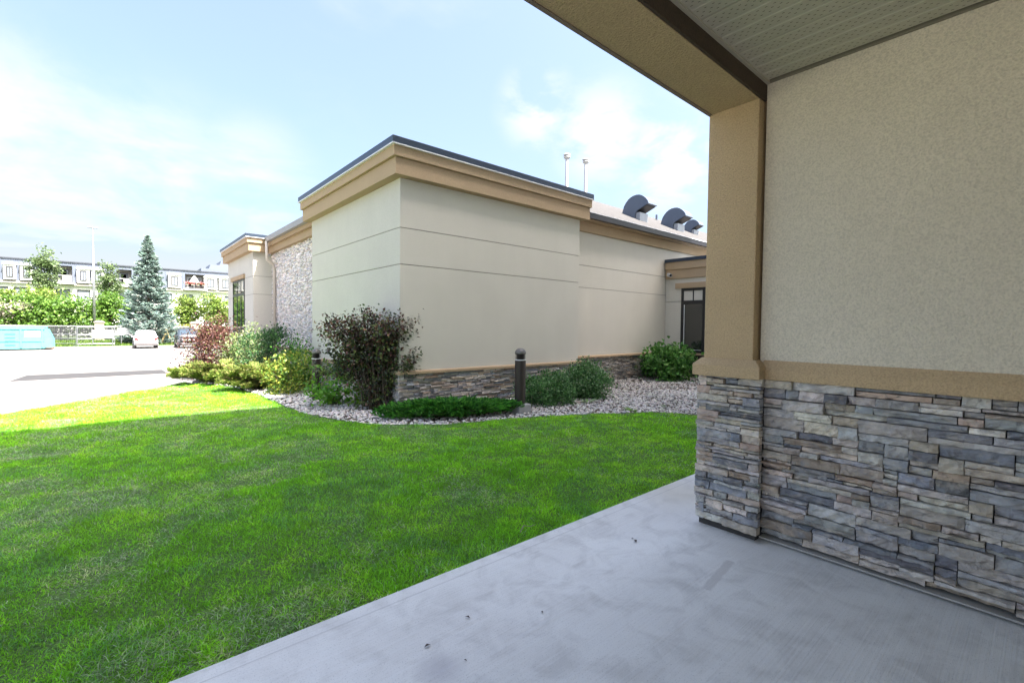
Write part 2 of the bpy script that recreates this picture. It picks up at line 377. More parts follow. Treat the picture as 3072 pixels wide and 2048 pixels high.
BED = [(8.25, 2.0)]+BORD+[(1.62, 15.0), (1.9, 16.2), (2.3, 18), (2.6, 24), (3.9, 24), (3.9, 18.5), (4.6, 18.5), (4.6, 12.1), (3.95, 12.1), (3.95, 7.62), (8.5, 7.62), (8.5, 8.4), (13.9, 8.4), (13.9, 2.0)]
def lawn_z(x, y):
    z = np.interp(y, [2.2, 5.5, 9, 14.5], [-.05, -.095, -.105, -.165])
    return z+(fbm(x, y, .9, 31)-.5)*.05+(fbm(x, y, 3.4, 35)-.5)*.03+np.exp(-((y-2.9)/.35)**2)*-.018
def bed_z(x, y): return np.interp(y, [8, 12, 20], [-.115, -.13, -.2])+(fbm(x, y, 1.2, 77)-.5)*.04
def sheet(name, poly, step, zf, mat, **kw):
    P = np.array(poly); lo, hi = P.min(0), P.max(0)
    gx, gy = np.meshgrid(np.arange(lo[0], hi[0], step), np.arange(lo[1], hi[1], step)); G = np.stack([gx.ravel(), gy.ravel()], 1)+RNG.uniform(-.1, .1, (gx.size, 2))*step
    G = G[inside(G, poly)]
    vs = [Vector(p) for p in poly]+[Vector(p) for p in G]; n = len(poly)
    r_ = delaunay_2d_cdt(vs, [], [list(range(n))], 1, 1e-5)
    v2 = np.array([tuple(v) for v in r_[0]]); z = zf(v2[:, 0], v2[:, 1])
    o = mesh_obj(name, np.c_[v2, z], [tuple(f) for f in r_[2]], mat, smooth=True, kind='structure', **kw)
    bm = bmesh.new(); bm.from_mesh(o.data); bmesh.ops.recalc_face_normals(bm, faces=bm.faces)
    if sum(f.normal.z for f in bm.faces) < 0: bmesh.ops.reverse_faces(bm, faces=bm.faces)
    bm.to_mesh(o.data); bm.free(); return o
def grid_sheet(name, xs, ys, zf, mat, **kw):
    gx, gy = np.meshgrid(xs, ys); V = np.stack([gx.ravel(), gy.ravel(), zf(gx.ravel(), gy.ravel())], 1); nx = len(xs)
    F_ = [(j*nx+i, j*nx+i+1, (j+1)*nx+i+1, (j+1)*nx+i) for j in range(len(ys)-1) for i in range(nx-1)]
    return np_mesh(name, V, F_, mat, kind='structure', **kw)
M_VERGE = simple('far_turf', (.11, .17, .05), .95, var=.3, scale=.8)
M_UNDER = simple('lawn_soil', (.085, .15, .03), .95, var=.6, scale=55, bs=.8, bscale=90, bdist=.02)
grid_sheet('ground', np.linspace(-900, 900, 9), np.linspace(-900, 1500, 9), lambda x, y: x*0-1.6, M_VERGE)
grid_sheet('parking_lot', np.linspace(-90, 90, 40), np.r_[np.linspace(-30, 12, 8), np.linspace(15, 62, 20)], lambda x, y: lot_z(y)+0*x, M_LOT)
grid_sheet('verge', np.linspace(-90, 90, 30), np.array([61.5, 62.5, 64, 67, 80, 100, 140]), lambda x, y: lot_z(y)+.02+0*x, M_VERGE)
pp = [on_lot(*(q*K for q in p)) for p in ((20, 876), (62, 862), (372, 849), (385, 857))]
mesh_obj('asphalt_patch', [(p[0], p[1], lot_z(p[1])+.006) for p in pp], [(0, 3, 2, 1)], M_PATCH, kind='structure')
sheet('lawn', LAWN, .22, lawn_z, M_UNDER)
sheet('gravel_bed', BED, .3, bed_z, M_SOIL)
MB().box(-1.9, 8.2, -2.3, 2.25, -.3, 0).build('patio_slab', M_CONC, bevel=.012, kind='structure')
eb = MB(); pts = [(x, y, float(lawn_z(np.array(x), np.array(y)))-.002) for x, y in BORD]; eb.tube(pts, .013, 6)
eb.build('lawn_edging', simple('black_plastic', (.02, .022, .025), .5), label='black plastic edging strip between lawn and gravel bed', cat='edging', smooth=True)

# ------------------------------------------------------------------ stacked stone
def pack(Wd, Ht, unit, hs, wmin, wmax, rg, lev=.55):
    """irregular ashlar: always fill the lowest gap of the skyline"""
    n = int(round(Wd/unit)); sky = [0]*n; H = int(round(Ht/unit)); out = []
    while True:
        h = min(sky)
        if h >= H: break
        i = sky.index(h); j = i
        while j < n and sky[j] == h: j += 1
        avail = j-i; w = int(rg.uniform(wmin, wmax)/unit)
        if avail-w < wmin/unit*.8: w = avail
        t = rg.choice(hs)
        nb = [q-h for q in ((sky[i-1] if i else h), (sky[i+w] if i+w < n else h)) if min(hs) <= q-h <= max(hs)]
        if nb and rg.random() < lev: t = rg.choice(nb)          # level up with a neighbour so that later stones bridge the joint
        if H-h-t < min(hs): t = H-h
        out.append((i*unit, (i+w)*unit, h*unit, (h+t)*unit))
        for q in range(i, i+w): sky[q] = h+t
    return out
def stone_geo(w, h, rg, proud, amp, nu, nv, gap=.0025, back=-.03):
    u0, u1, v0, v1 = gap*rg.uniform(.4, 1.6), w-gap*rg.uniform(.4, 1.6), gap*rg.uniform(.4, 1.8), h-gap*rg.uniform(.4, 1.8)
    V = []; tu, tv = rg.uniform(-.004, .004), rg.uniform(-.006, .004)
    ph = [rg.uniform(0, 6.3) for _ in range(6)]; fr = [rg.uniform(18, 60) for _ in range(6)]
    step = rg.uniform(.25, .75); sh = rg.uniform(0, amp*1.2)*(rg.random() < .5)
    for j in range(nv+1):
        for i in range(nu+1):
            a, b = i/nu, j/nv; u = u0+(u1-u0)*a; v = v0+(v1-v0)*b
            e = min(i, nu-i, 1)*min(j, nv-j, 1)
            d = proud+tu*(a-.5)*2+tv*(b-.5)*2
            d += amp*(.5*math.sin(fr[0]*u+ph[0]+fr[1]*v)+.35*math.sin(fr[2]*u*1.7+ph[1]-fr[3]*v*2)+.75*(rg.random()-.5))
            d += sh if b > step else 0
            if not e: d -= amp*rg.uniform(.2, 1.1); u += rg.uniform(-.002, .002)*(0 < i < nu); v += rg.uniform(-.0025, .002)*(0 < j < nv)
            V.append((u, v, d))
    F_ = [(j*(nu+1)+i, j*(nu+1)+i+1, (j+1)*(nu+1)+i+1, (j+1)*(nu+1)+i) for j in range(nv) for i in range(nu)]
    ring = [i for i in range(nu+1)]+[j*(nu+1)+nu for j in range(1, nv+1)]+[nv*(nu+1)+i for i in range(nu-1, -1, -1)]+[j*(nu+1) for j in range(nv-1, 0, -1)]
    b0 = len(V); V += [(V[q][0], V[q][1], back) for q in ring]; n = len(ring)
    F_ += [(ring[(q+1) % n], ring[q], b0+q, b0+(q+1) % n) for q in range(n)]
    return V, F_
PAL = [(.20, .21, .235), (.27, .275, .285), (.35, .34, .33), (.39, .345, .30), (.43, .37, .305), (.32, .25, .20), (.50, .46, .41), (.16, .16, .17), (.38, .36, .345)]
PALW = [3, 4, 4, 4, 3, 2, 2, 1.5, 4]
def stone_col(rg, k_=1.):
    c = rg.choices(PAL, PALW)[0]
    if k_ > 2: c = tuple(.3*a+.7*b for a, b in zip(c, (.25, .24, .245)))
    j = rg.uniform(.95, 1.5)*k_; return (c[0]*j*rg.uniform(.98, 1.1), c[1]*j*1.02, c[2]*j*rg.uniform(.93, 1.05))
def veneer(O, U, Nn, Wd, Ht, rg, parent, unit, hs, wmin, wmax, pr, amp, nu_cell, mat, limit=10**9, k_=1., joined='stone_veneer', back=-.03, fine=True):
    """stacked ledgestone on a wall face: single stones up to limit, the rest joined in one part"""
    O, U, Nn = Vector(O), Vector(U), Vector(Nn); flip = U.cross(Vector((0, 0, 1))).dot(Nn) < 0
    st = pack(Wd, Ht, unit, hs, wmin, wmax, rg); jb = MB(); jc = []; cnt = 0
    for a, b, c, d in st:
        w, h = b-a, d-c; nu = max(2, min(10, int(w/nu_cell))); nv = max(1, min(4, int(h/nu_cell*1.6))) if fine else 1
        if not fine: nu = 2 if w > .12 else 1
        V, F_ = stone_geo(w, h, rg, rg.uniform(*pr), amp, nu, nv, back=back)
        Vw = [tuple(O+U*(a+u)+Vector((0, 0, c+v))+Nn*q) for u, v, q in V]
        if flip: F_ = [f[::-1] for f in F_]
        col = stone_col(rg, k_)
        if cnt < limit:
            mesh_obj('stone', Vw, F_, mat, parent, cols=[(*col, 1)]*len(Vw)); cnt += 1
        else:
            i = len(jb.V); jb.V += Vw; jb.F += [tuple(i+q for q in f) for f in F_]; jc += [(*col, 1)]*len(Vw)
    if jb.V: mesh_obj(joined, jb.V, jb.F, mat, parent, cols=jc, kind='stuff')
    return cnt
def retint():
    """ledgestone: blue-grey and tan clouding inside one stone"""
    nt = M_STONE.node_tree; b = next(n for n in nt.nodes if n.type == 'BSDF_PRINCIPLED'); src = b.inputs['Base Color'].links[0].from_socket
    n1 = tex(nt, 'Noise', 6.5, 5, .6, distort=1.2, stretch=(1, 1, 1.8)); n2 = tex(nt, 'Noise', 5.1, 5, .6, distort=1.5, stretch=(1.3, 1.1, 2.)); n3 = tex(nt, 'Noise', 17, 6, .65, distort=1.)
    c = mixc(nt, rng(nt, n1, .5, .66, 0, .55), src, (.25, .26, .28)); c = mixc(nt, rng(nt, n2, .52, .68, 0, .5), c, (.55, .475, .385)); c = mixc(nt, rng(nt, n3, .56, .7, 0, .65), c, (.10, .092, .09))
    nt.links.new(c, b.inputs['Base Color'])
retint()

# ------------------------------------------------------------------ the condominium whose ground-floor patio we stand on
SOF = 3.05
condo = thing('condominium', 'condominium with covered ground floor patio, tan stucco beam and stone clad wall', 'building', (3.4, 1.4, 0))
condo.location = (0, 0, 0)
rg = random.Random(5)
pw = MB().box(3.365, 3.56, -2.2, 1.255, .03, 1.1).build('patio_wall', M_MORTAR, condo)
veneer((3.33, 1.252, .042), (0, -1, 0), (-1, 0, 0), 2.2, 1.045, rg, pw, .0110, [2, 2, 3, 3, 4, 4, 5, 6, 7], .08, .36, (.0, .044), .011, .018, M_STONE, 260)
MB().box(3.326, 3.55, -2.2, 1.283, 1.19, SOF).build('stucco_wall', M_NSTUC, condo)
MB().prism([(3.292, 1.086), (3.292, 1.155), (3.300, 1.168), (3.327, 1.217), (3.55, 1.217), (3.55, 1.086)], 'y', -2.2, 1.262).build('sill_band', M_NTAN, condo, bevel=.006)
MB().box(3.296, 3.37, -2.2, 1.25, .017, .026).build('base_flashing', M_FLASH, condo)
MB().box(3.44, 3.54, 1.26, 1.31, 0, SOF).build('wall_joint', M_MORTAR, condo)
pil = MB().box(3.262, 3.64, 1.262, 1.655, .0, 1.1).build('pillar', M_MORTAR, condo)
veneer((3.245, 1.676, .045), (0, -1, 0), (-1, 0, 0), .441, 1.043, rg, pil, .01103, [2, 2, 3, 3, 4, 5], .06, .26, (.002, .038), .008, .016, M_STONE, 200)
veneer((3.65, 1.640, .045), (-1, 0, 0), (0, 1, 0), .41, 1.043, rg, pil, .0149, [2, 3, 3, 4, 5], .08, .25, (.008, .034), .005, .04, M_STONE, 0, joined='side_stones')
MB().prism([(3.25, 1.300), (3.25, 1.640), (3.62, 1.640), (3.62, 1.300)], 'z', 1.2, SOF+.3).build('pillar_shaft', M_NTAN, condo, bevel=.008)
cp = MB(); i = 0
lv = [(1.088, 0), (1.165, 0), (1.172, .004), (1.214, .046)]
for z, q in lv:
    x0, x1, y0, y1 = 3.198+q, 3.69-q, 1.236+q, 1.70-q; cp.V += [(x0, y0, z), (x1, y0, z), (x1, y1, z), (x0, y1, z)]
for j in range(3): cp.F += [(j*4+a, j*4+(a+1) % 4, j*4+4+(a+1) % 4, j*4+4+a) for a in range(4)]
cp.F += [(3, 2, 1, 0), (12, 13, 14, 15)]
cp.build('pillar_cap', M_NTAN, condo, bevel=.007)
bm_ = MB().box(-1.7, 8.2, 1.302, 1.618, 2.935, 3.6); bm_.build('beam', M_NTAN, condo)
MB().box(-1.7, 8.2, 1.618, 1.642, 2.929, 3.6).build('beam_drip_edge', M_DRIPB, condo)
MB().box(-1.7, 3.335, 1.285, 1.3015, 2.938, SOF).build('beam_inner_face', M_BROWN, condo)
MB().box(-1.7, 3.334, 1.262, 1.285, SOF-.008, SOF+.02).build('soffit_channel', M_SOFF, condo)
MB().box(3.31, 3.326, -2.2, 1.262, SOF-.006, SOF+.02).build('soffit_channel', M_JCH, condo)
so = MB().box(-1.7, 3.5, -2.2, 1.3, SOF+.03, SOF+.05).build('soffit', M_SLOT, condo)
RB = .1125
def soffit_panel(x1):
    prof = []
    for q in range(4):
        a = x1-q*RB; last = q == 3
        prof += [(a-.001, SOF+.006), (a-.008, SOF), (a-RB+.010, SOF), (a-RB+.005, SOF+(.016 if last else .005)), (a-RB+.001, SOF+.006)]
    V = [(x, y, z) for y in (1.27, -2.2) for x, z in prof]; n = len(prof)
    return mesh_obj('soffit_panel', V, [(q, q+1, n+q+1, n+q) for q in range(n-1)], M_SOFF, so)
x1 = 3.29
while x1 > -1.4: soffit_panel(x1); x1 -= RB*4
sl = MB(); xr = 3.29
while xr > -1.6:
    for k3, fx in enumerate((.28, .5, .72)):
        x = xr-RB*fx; ys = np.arange(1.24-(.02 if k3 == 1 else 0), -1.5, -.041)
        for y in ys:
            i = len(sl.V); sl.V += [(x-.0018, y-.006, SOF-.0008), (x+.0018, y-.006, SOF-.0008), (x+.0018, y+.006, SOF-.0008), (x-.0018, y+.006, SOF-.0008)]; sl.F.append((i, i+3, i+2, i+1))
    xr -= RB
mesh_obj('vent_slots', sl.V, sl.F, M_SLOT, so, kind='stuff')
# storeys above and behind: what the patio belongs to and what shades the lawn; unseen heights and ends shaped for the light
ub = MB().box(-1.1, 5.1, -14, 1.60, 3.6, 13.1).box(5.1, 16.5, -14, 1.59, 3.62, 15.2)
ub.build('upper_storeys', simple('pale_siding', (.74, .71, .66), .85, var=.04), condo)  # unseen siding, made pale to bounce light into the courtyard
MB().box(-1.7, 8.2, -14, -2.2, 0, 3.59).build('rear_wall', M_NSTUC, condo)

# ------------------------------------------------------------------ the clubhouse opposite
X0, Y0, XR, YL = 3.861, 7.509, 8.59, 12.22
club = thing('clubhouse', 'single storey beige stucco clubhouse with stepped tan cornice and stacked stone base', 'building', (0, 0, 0))
M_JOINT = simple('dark_joint_bead', (.16, .14, .115), .9)  # darker brown backing that shows in the recessed joints
def slab_wall(name, x0, x1, y0, y1, zs, parent, groove=.012):
    """stucco wall built in lifts with recessed joints between them; returns nothing"""
    for i in range(len(zs)-1):
        MB().box(x0, x1, y0, y1, zs[i]+(.006 if i else 0), zs[i+1]-.006).build(name, M_STUC, parent)
    MB().box(x0+groove, x1-groove, y0+groove, y1-groove, zs[0]+.05, zs[-1]-.05).build('joint_backing', M_JOINT, parent)
ZS = [.60, 2.505, 3.145, 4.02]
slab_wall('stucco_panel', X0, XR, Y0, YL, ZS, club)
def stepped(x0, x1, y0, y1, ox0, ox1, oy0, oy1, parent, z=(4.0, 4.285, 4.47, 4.59), cop=M_COPING):
    """two-step cornice with metal coping on a flat roof; o?? = overhang of the three steps on each side"""
    for k4, (nm, mt) in enumerate((('lower_cornice', M_TAN), ('upper_cornice', M_TAN), ('coping', cop))):
        MB().box(x0-ox0[k4], x1+ox1[k4], y0-oy0[k4], y1+oy1[k4], z[k4], z[k4+1]-(.004 if k4 < 2 else 0)).build(nm, mt, parent, bevel=.004 if k4 < 2 else .006)
    MB().box(x0-ox0[2]-.006, x1+ox1[2]+.006, y0-oy0[2]-.006, y1+oy1[2]+.006, z[2]-.014, z[2]+.004).build('drip_edge', M_DRIP, parent)
stepped(X0, XR, Y0, YL, (.178, .232, .278), (.165, .18, .19), (.178, .232, .278), (.14, .16, .18), club)
# base: sill strip and stacked stone
MB().prism([(Y0-.075, .556), (Y0-.075, .60), (Y0+.02, .622), (Y0+.02, .556)], 'x', X0-.06, XR+.07).build('sill_strip', M_TAN, club)
MB().prism([(X0-.075, .556), (X0-.075, .60), (X0+.02, .622), (X0+.02, .556)], 'y', Y0+.021, YL).build('sill_strip', M_TAN, club)
MB().box(X0+.012, XR-.012, Y0+.012, YL-.012, -.25, .61).build('base_wall', M_MORTAR, club)
rg2 = random.Random(9)
n1 = veneer((X0-.03, Y0-.004, -.15), (1, 0, 0), (0, -1, 0), XR-X0+.06, .705, rg2, club, .0107, [2, 2, 3, 3, 4], .08, .34, (.0, .055), .008, .05, M_STONE2, 300, .95, 'stone_veneer', -.02)
veneer((X0-.004, YL, -.15), (0, -1, 0), (-1, 0, 0), YL-Y0, .705, rg2, club, .015, [2, 3], .1, .3, (0, .035), .006, .1, M_STONE2, 0, 1., 'stone_veneer', -.02, False)
# set-back wing to the right
Y2, XE = 8.3, 13.77
slab_wall('stucco_panel', XR-.2, 20, Y2, Y2+6, [.62, 2.50, 3.095, 4.4], club)
MB().box(XR-.2, XE+.3, Y2+.012, Y2+5, -.25, .62).build('base_wall', M_MORTAR, club)
MB().prism([(Y2-.075, .595), (Y2-.075, .64), (Y2+.02, .665), (Y2+.02, .595)], 'x', XR+.11, XE).build('sill_strip', M_TAN, club)
veneer((XR+.1, Y2-.004, -.16), (1, 0, 0), (0, -1, 0), XE-XR-.1, .752, rg2, club, .0107, [2, 2, 3, 3], .07, .26, (.0, .04), .006, .1, M_STONE2, 0, .65, 'stone_veneer', -.02, False)
MB().box(XR+.02, 19, Y2-.07, Y2+.02, 3.985, 4.24).build('frieze', M_TAN, club)
MB().box(XR+.02, 19, Y2-.30, Y2+.02, 4.24, 4.30).build('eave_soffit', M_TAN, club)
MB().prism([(7.90, 4.262), (7.885, 4.41), (7.905, 4.41), (8.03, 4.40), (8.03, 4.262)], 'x', 8.80, 19).build('gutter', M_GUTTER, club, bevel=.004)
MB().box(8.80, 19, 7.872, 7.884, 4.395, 4.413).build('gutter_lip', M_DRIP, club)
# hipped main roof
rf = MB(); ez = 4.43
rf.V = [(4.15, 7.98, ez), (24, 7.98, ez), (24, 15.9, ez), (4.15, 15.9, ez), (8.1, 11.94, ez+1.98), (24, 11.94, ez+1.98), (4.12, 18.4, ez), (8.1, 18.4, ez+1.98)]
rf.F = [(0, 1, 5, 4), (1, 2, 5), (5, 2, 3, 4), (0, 4, 7, 6), (6, 7, 4, 3)]
rf.build('roof', M_SHING, club)
# lower entrance block at the far right, its face turned to the left
zdr = (3.01, 3.30, 3.535, 3.64)
for za, zb, yb in ((.62, 2.275, 7.73), (2.287, 3.02, 8.29)):
    MB().box(XE, XE+3, 7.73 if za < 1 else 5.2, 8.29, za, zb).build('stucco_panel', M_STUC, club)
MB().box(XE, XE+3, 5.2, 6.94, -.2, 2.28).build('stucco_panel', M_STUC, club)
MB().box(XE+.012, XE+2.9, 6.9, 8.28, -.2, .62).build('base_wall', M_MORTAR, club)
MB().box(XE-.07, XE+.05, 6.9, 8.29, .60, .66).build('sill_strip', M_TAN, club)
for nm, mt, o_, za, zb in (('lower_cornice', M_TAN, .06, 3.01, 3.296), ('upper_cornice', M_TAN, .1, 3.30, 3.535), ('coping', M_COPING, .13, 3.535, 3.64)):
    MB().box(XE-o_, XE+3, 5.0, 8.27, za, zb).build(nm, mt, club, bevel=.004)
MB().box(XE-.05, XE+.01, 6.75, 7.93, 2.69, 2.86).build('window_lintel', M_TAN, club, bevel=.006)
MB().box(XE+.02, XE+.05, 6.94, 7.73, .66, 2.69).build('window_back', M_BLACK, club)
def frame_rect(u0, u1, z0, z1, t, plane, pos, d, mat, parent, name='window_frame'):
    b = MB()
    for a0, a1, c0, c1 in ((u0, u0+t, z0, z1), (u1-t, u1, z0, z1), (u0+t, u1-t, z0, z0+t), (u0+t, u1-t, z1-t, z1)):
        if plane == 'x': b.box(pos, pos+d, a0, a1, c0, c1)
        else: b.box(a0, a1, pos, pos+d, c0, c1)
    return b.build(name, mat, parent)
w1 = frame_rect(6.94, 7.73, .66, 2.69, .085, 'x', XE-.02, .06, M_BLACK, club)
MB().box(XE-.015, XE+.02, 7.025, 7.645, 2.18, 2.30).build('transom_bar', M_BLACK, w1)
MB().box(XE-.012, XE+.02, 7.31, 7.345, 2.30, 2.605).build('mullion', M_BLACK, w1)
for a0, a1, c0, c1 in ((7.03, 7.31, 2.30, 2.60), (7.345, 7.64, 2.30, 2.60), (7.03, 7.64, .75, 2.18)):
    MB().box(XE+.004, XE+.012, a0, a1, c0, c1).build('pane', M_GLASS, w1)
MB().box(XE-.024, XE-.012, 7.605, 7.625, .75, 2.17).build('screen_edge', M_DRIP, w1)
MB().box(XE-.024, XE-.012, 7.03, 7.605, .745, .757).build('screen_edge', M_DRIP, w1)
# stone-faced recess on the left side and the far block
XS = 4.5; Y3, Y3E = 18.62, 23.28
MB().box(XS+.012, XS+4, YL-.2, Y3+.2, -.3, 4.3).build('recess_wall', M_MORTAR, club)
rs = random.Random(21)
veneer((XS-.004, Y3, .66), (0, -1, 0), (-1, 0, 0), Y3-YL, 3.30, rs, club, .0118, [2, 3, 3, 4], .07, .26, (.0, .05), .008, .1, M_STONE2, 0, 2.15, 'stone_facing', -.02, False)
MB().box(XS-.07, XS+.02, YL, Y3, .60, .66).build('sill_strip', M_TAN, club)
veneer((XS-.004, Y3, -.25), (0, -1, 0), (-1, 0, 0), Y3-YL, .85, rs, club, .017, [2, 3], .1, .3, (0, .035), .006, .1, M_STONE2, 0, 1.2, 'stone_veneer', -.02, False)
MB().box(XS-.16, XS+.02, YL, Y3, 3.96, 4.17).build('frieze', M_TAN, club)
MB().box(XS-.26, XS+.02, YL, Y3, 4.17, 4.30).build('frieze_step', M_TAN, club)
MB().prism([(XS-.40, 4.45), (XS-.385, 4.29), (XS-.24, 4.29), (XS-.24, 4.44)], 'y', YL-.2, 17.95).build('gutter', M_GGREY, club, bevel=.004)
slab_wall('stucco_panel', X0, X0+4, Y3, Y3E, [.60, 2.50, 3.145, 4.02], club)
MB().box(X0+.012, X0+3.9, Y3+.012, Y3E-.02, -.5, .61).build('base_wall', M_MORTAR, club)
stepped(X0, X0+4, Y3, Y3E, (.178, .232, .278), (0, 0, 0), (.178, .232, .278), (.1, .12, .15), club)
MB().box(X0-.07, X0+.01, 19.93, 22.36, 3.155, 3.315).build('window_lintel', M_TAN, club, bevel=.006)
w2 = frame_rect(20.02, 22.2, .75, 3.155, .07, 'x', X0-.02, .06, M_BLACK, club)
MB().box(X0-.016, X0+.02, 20.09, 22.13, 2.53, 2.62).build('transom_bar', M_BLACK, w2)
for ym in (20.62, 21.34): MB().box(X0-.018, X0+.02, ym, ym+.07, .82, 3.085).build('mullion', M_BLACK, w2)
for a0, a1 in ((20.09, 20.62), (20.69, 21.34), (21.41, 22.13)):
    for c0, c1 in ((.82, 2.53), (2.62, 3.085)): MB().box(X0-.008, X0-.002, a0, a1, c0, c1).build('pane', M_GLASS, w2)
MB().box(X0+.03, X0+.05, 20.02, 22.2, .75, 3.155).build('window_back', M_BLACK, club)
ds = MB(); ds.tube([(4.13, 17.87, 4.3), (4.13, 17.87, 3.78), (4.16, 17.9, 3.66), (4.36, 18.02, 3.55), (4.415, 18.06, 3.42), (4.415, 18.06, .0)], .048, 8)
ds.build('downspout', M_DOWN, club, smooth=True)
# roof fittings
VP_ = [(10.043, 5.36), (10.043, 5.497), (9.975, 5.693), (9.90, 5.80), (9.802, 5.896), (9.70, 5.955), (9.594, 5.986), (9.47, 5.995), (9.354, 5.981), (9.25, 5.935), (9.151, 5.867), (9.07, 5.79), (9.015, 5.712), (8.981, 5.62)]
def hood(x, s, wd, dy=0):
    """curved gooseneck hood that opens down the roof slope"""
    y0, z0 = 10.043, 5.497
    def q(p): return ((p[0]-y0)*s, (p[1]-z0)*s)
    prof = [q(p) for p in VP_]+[q((9.06, 5.60)), q((9.445, 5.449)), q((9.50, 5.36)), q((9.52, 5.08))]
    base = (x, y0+dy, z0+.5*dy)
    h = MB(); n = len(prof)
    h.V = [(0, *p) for p in prof]+[(wd, *p) for p in prof]; h.F = [(i, (i+1) % n, n+(i+1) % n, n+i) for i in range(n)]
    for k9 in (0, n):                                   # fan the curved cheeks from an inner point
        c = len(h.V); h.V.append((0 if k9 == 0 else wd, *q((9.56, 5.60)))); h.F += [((k9+i), (k9+(i+1) % n), c) for i in range(n)]
    o = h.build('roof_vent', M_VENT, club); o.location = base
    a1, a2 = q((9.06, 5.585)), q((9.44, 5.438)); MB().prism([a1, a2, (a2[0]+.01, a2[1]-.012), (a1[0]+.01, a1[1]-.012)], 'x', .02, wd-.02).build('vent_mouth', M_BLACK, o)
    c0, c1 = q((9.50, 5.42)), q((9.33, 5.0)); MB().box(.03, wd-.03, c1[0], c0[0], c1[1], c0[1]-.03).build('vent_curb', M_PANEL, o)
    return o
def roofpt(px, py):
    d = ray(px, py); t = (4.43+.5*(CAM[1]-7.98)-CAM[2])/(d[2]-.5*d[1]); return CAM+t*d
hood(13.75, 1.0, .54); hood(16.2, .98, .55, -.02); hood(18.2, .66, .42, .16)
p = roofpt(1970, 660); MB().tube([(p[0], p[1], p[2]-.1), (p[0], p[1], p[2]+.22)], .05, 8).build('vent_stub', M_VENT, club)
for px, yt in ((1701, 459), (1757.5, 473)):
    a = on(px, yt+8, 1, 11.0); g = 4.43+.5*(11.0-7.98)
    b = MB(); b.lathe([(.055, g-.3-a[2]), (.055, -.14), (.07, -.12), (.115, -.07), (.115, -.045), (.06, -.04), (.06, -.01), (.125, 0), (.125, .025), (.09, .05), (.02, .06)], tuple(a), 14)
    b.build('vent_pipe', M_WHITE, club, smooth=False)
# two cameras fixed under the cornices
def dome_camera(name, loc, d, label):
    t = thing(name, label, 'camera', loc); d = Vector(d).normalized(); L_ = Vector((0, 0, 0))
    MB().tube([L_, L_+d*.09], .035, 12).build('mount', M_WHITE, t, smooth=False)
    MB().tube([L_+d*.08+Vector((0, 0, -.02)), L_+d*.08+Vector((-.06, -.12, -.05))], [.055, .06], 14).build('housing', M_WHITE, t)
    MB().tube([L_+d*.08+Vector((-.06, -.12, -.05)), L_+d*.08+Vector((-.063, -.126, -.0525))], .042, 14).build('lens', M_BLACK, t)
dome_camera('security_camera', (XE-.06, 8.13, 3.16), (-1, 0, 0), 'small white security camera on tan cornice above black framed window')
dome_camera('security_camera', (4.34, 18.25, 3.9), (-1, -.2, 0), 'small white security camera tucked behind cream downspout under the eave')

# ------------------------------------------------------------------ bollard lights
def bollard(p, label, r_=.105, h=.86, base=True):
    t = thing('bollard_light', label, 'bollard light', tuple(p), 0, 'bollard lights in the planting bed')
    z0 = .0
    if base:
        MB().box(-.145, .145, -.145, .145, -.12, .155).build('concrete_footing', M_CONCB, t, bevel=.015); z0 = .155
    MB().lathe([(r_, z0), (r_, z0+h-.0)], n=28).build('post', M_BRONZE, t)
    zt = z0+h
    MB().lathe([(r_+.004, zt), (r_+.004, zt+.014)], n=28).build('collar', M_DRIP, t)
    MB().lathe([(r_*.62, zt+.014), (r_*.62, zt+.115)], n=20).build('lamp_core', M_BLACK, t)
    for q in range(5):
        z = zt+.026+q*.019; MB().lathe([(r_*.62, z+.006), (r_*.97, z), (r_*.97, z+.004), (r_*.62, z+.012)], n=24).build('louvre', M_BRONZE, t)
    MB().lathe([(r_*1.02, zt+.112)]+[(r_*1.02*math.cos(a), zt+.125+r_*.95*math.sin(a)) for a in np.linspace(0, 1.5, 8)], n=28).build('dome_cap', M_DOME, t, smooth=True)
    return t
b1 = gd(1194, 945); bollard((b1[0], b1[1], -.11), 'dark bronze dome topped bollard light on square concrete footing beside low juniper', .098, .78)
b2 = gd(727, 917); bollard((b2[0], b2[1], -.13), 'bollard light half hidden behind purple leaved shrub, among green saplings', .088, .86, False)

# ------------------------------------------------------------------ plants
def unit(a): return a/np.maximum(1e-9, np.linalg.norm(a, axis=-1, keepdims=True))
def leaves(name, C, Nrm, D, L, Wd, cols, mat, parent, fold=.25, **kw):
    """pointed folded leaves: six points, two quads each; C base, D direction, Nrm rough normal"""
    n = len(C); D = unit(D); Sd = unit(np.cross(D, Nrm)); U = np.cross(Sd, D); L = np.broadcast_to(L, n)[:, None]; Wd = np.broadcast_to(Wd, n)[:, None]
    p0 = C; p1 = C+D*L*.5+Sd*Wd*.5+U*Wd*fold; p2 = C+D*L-U*L*.12; p3 = C+D*L*.5-Sd*Wd*.5+U*Wd*fold; pm = C+D*L*.5
    V = np.stack([p0, p1, p2, p3, pm], 1).reshape(-1, 3); b = np.arange(n)[:, None]*5
    F_ = np.concatenate([b+np.array([0, 1, 2, 4]), b+np.array([0, 4, 2, 3])])
    return np_mesh(name, V, F_, mat, parent, np.repeat(cols, 5, 0), **kw)
def pick(cols, w, n, g, jit=.18):
    c = np.array(cols)[g.choice(len(cols), n, p=np.array(w)/sum(w))]; return np.clip(c*(1+g.uniform(-jit, jit, (n, 1)))*(1+g.uniform(-.06, .06, (n, 3))), 0, 1)
def stems(parent, paths, r0, mat=M_BARK, name='stems', n=6):
    b = MB()
    for p in paths: b.tube(p, [r0*(1-.75*i/(len(p)-1)) for i in range(len(p))], n)
    return b.build(name, mat, parent, smooth=True)
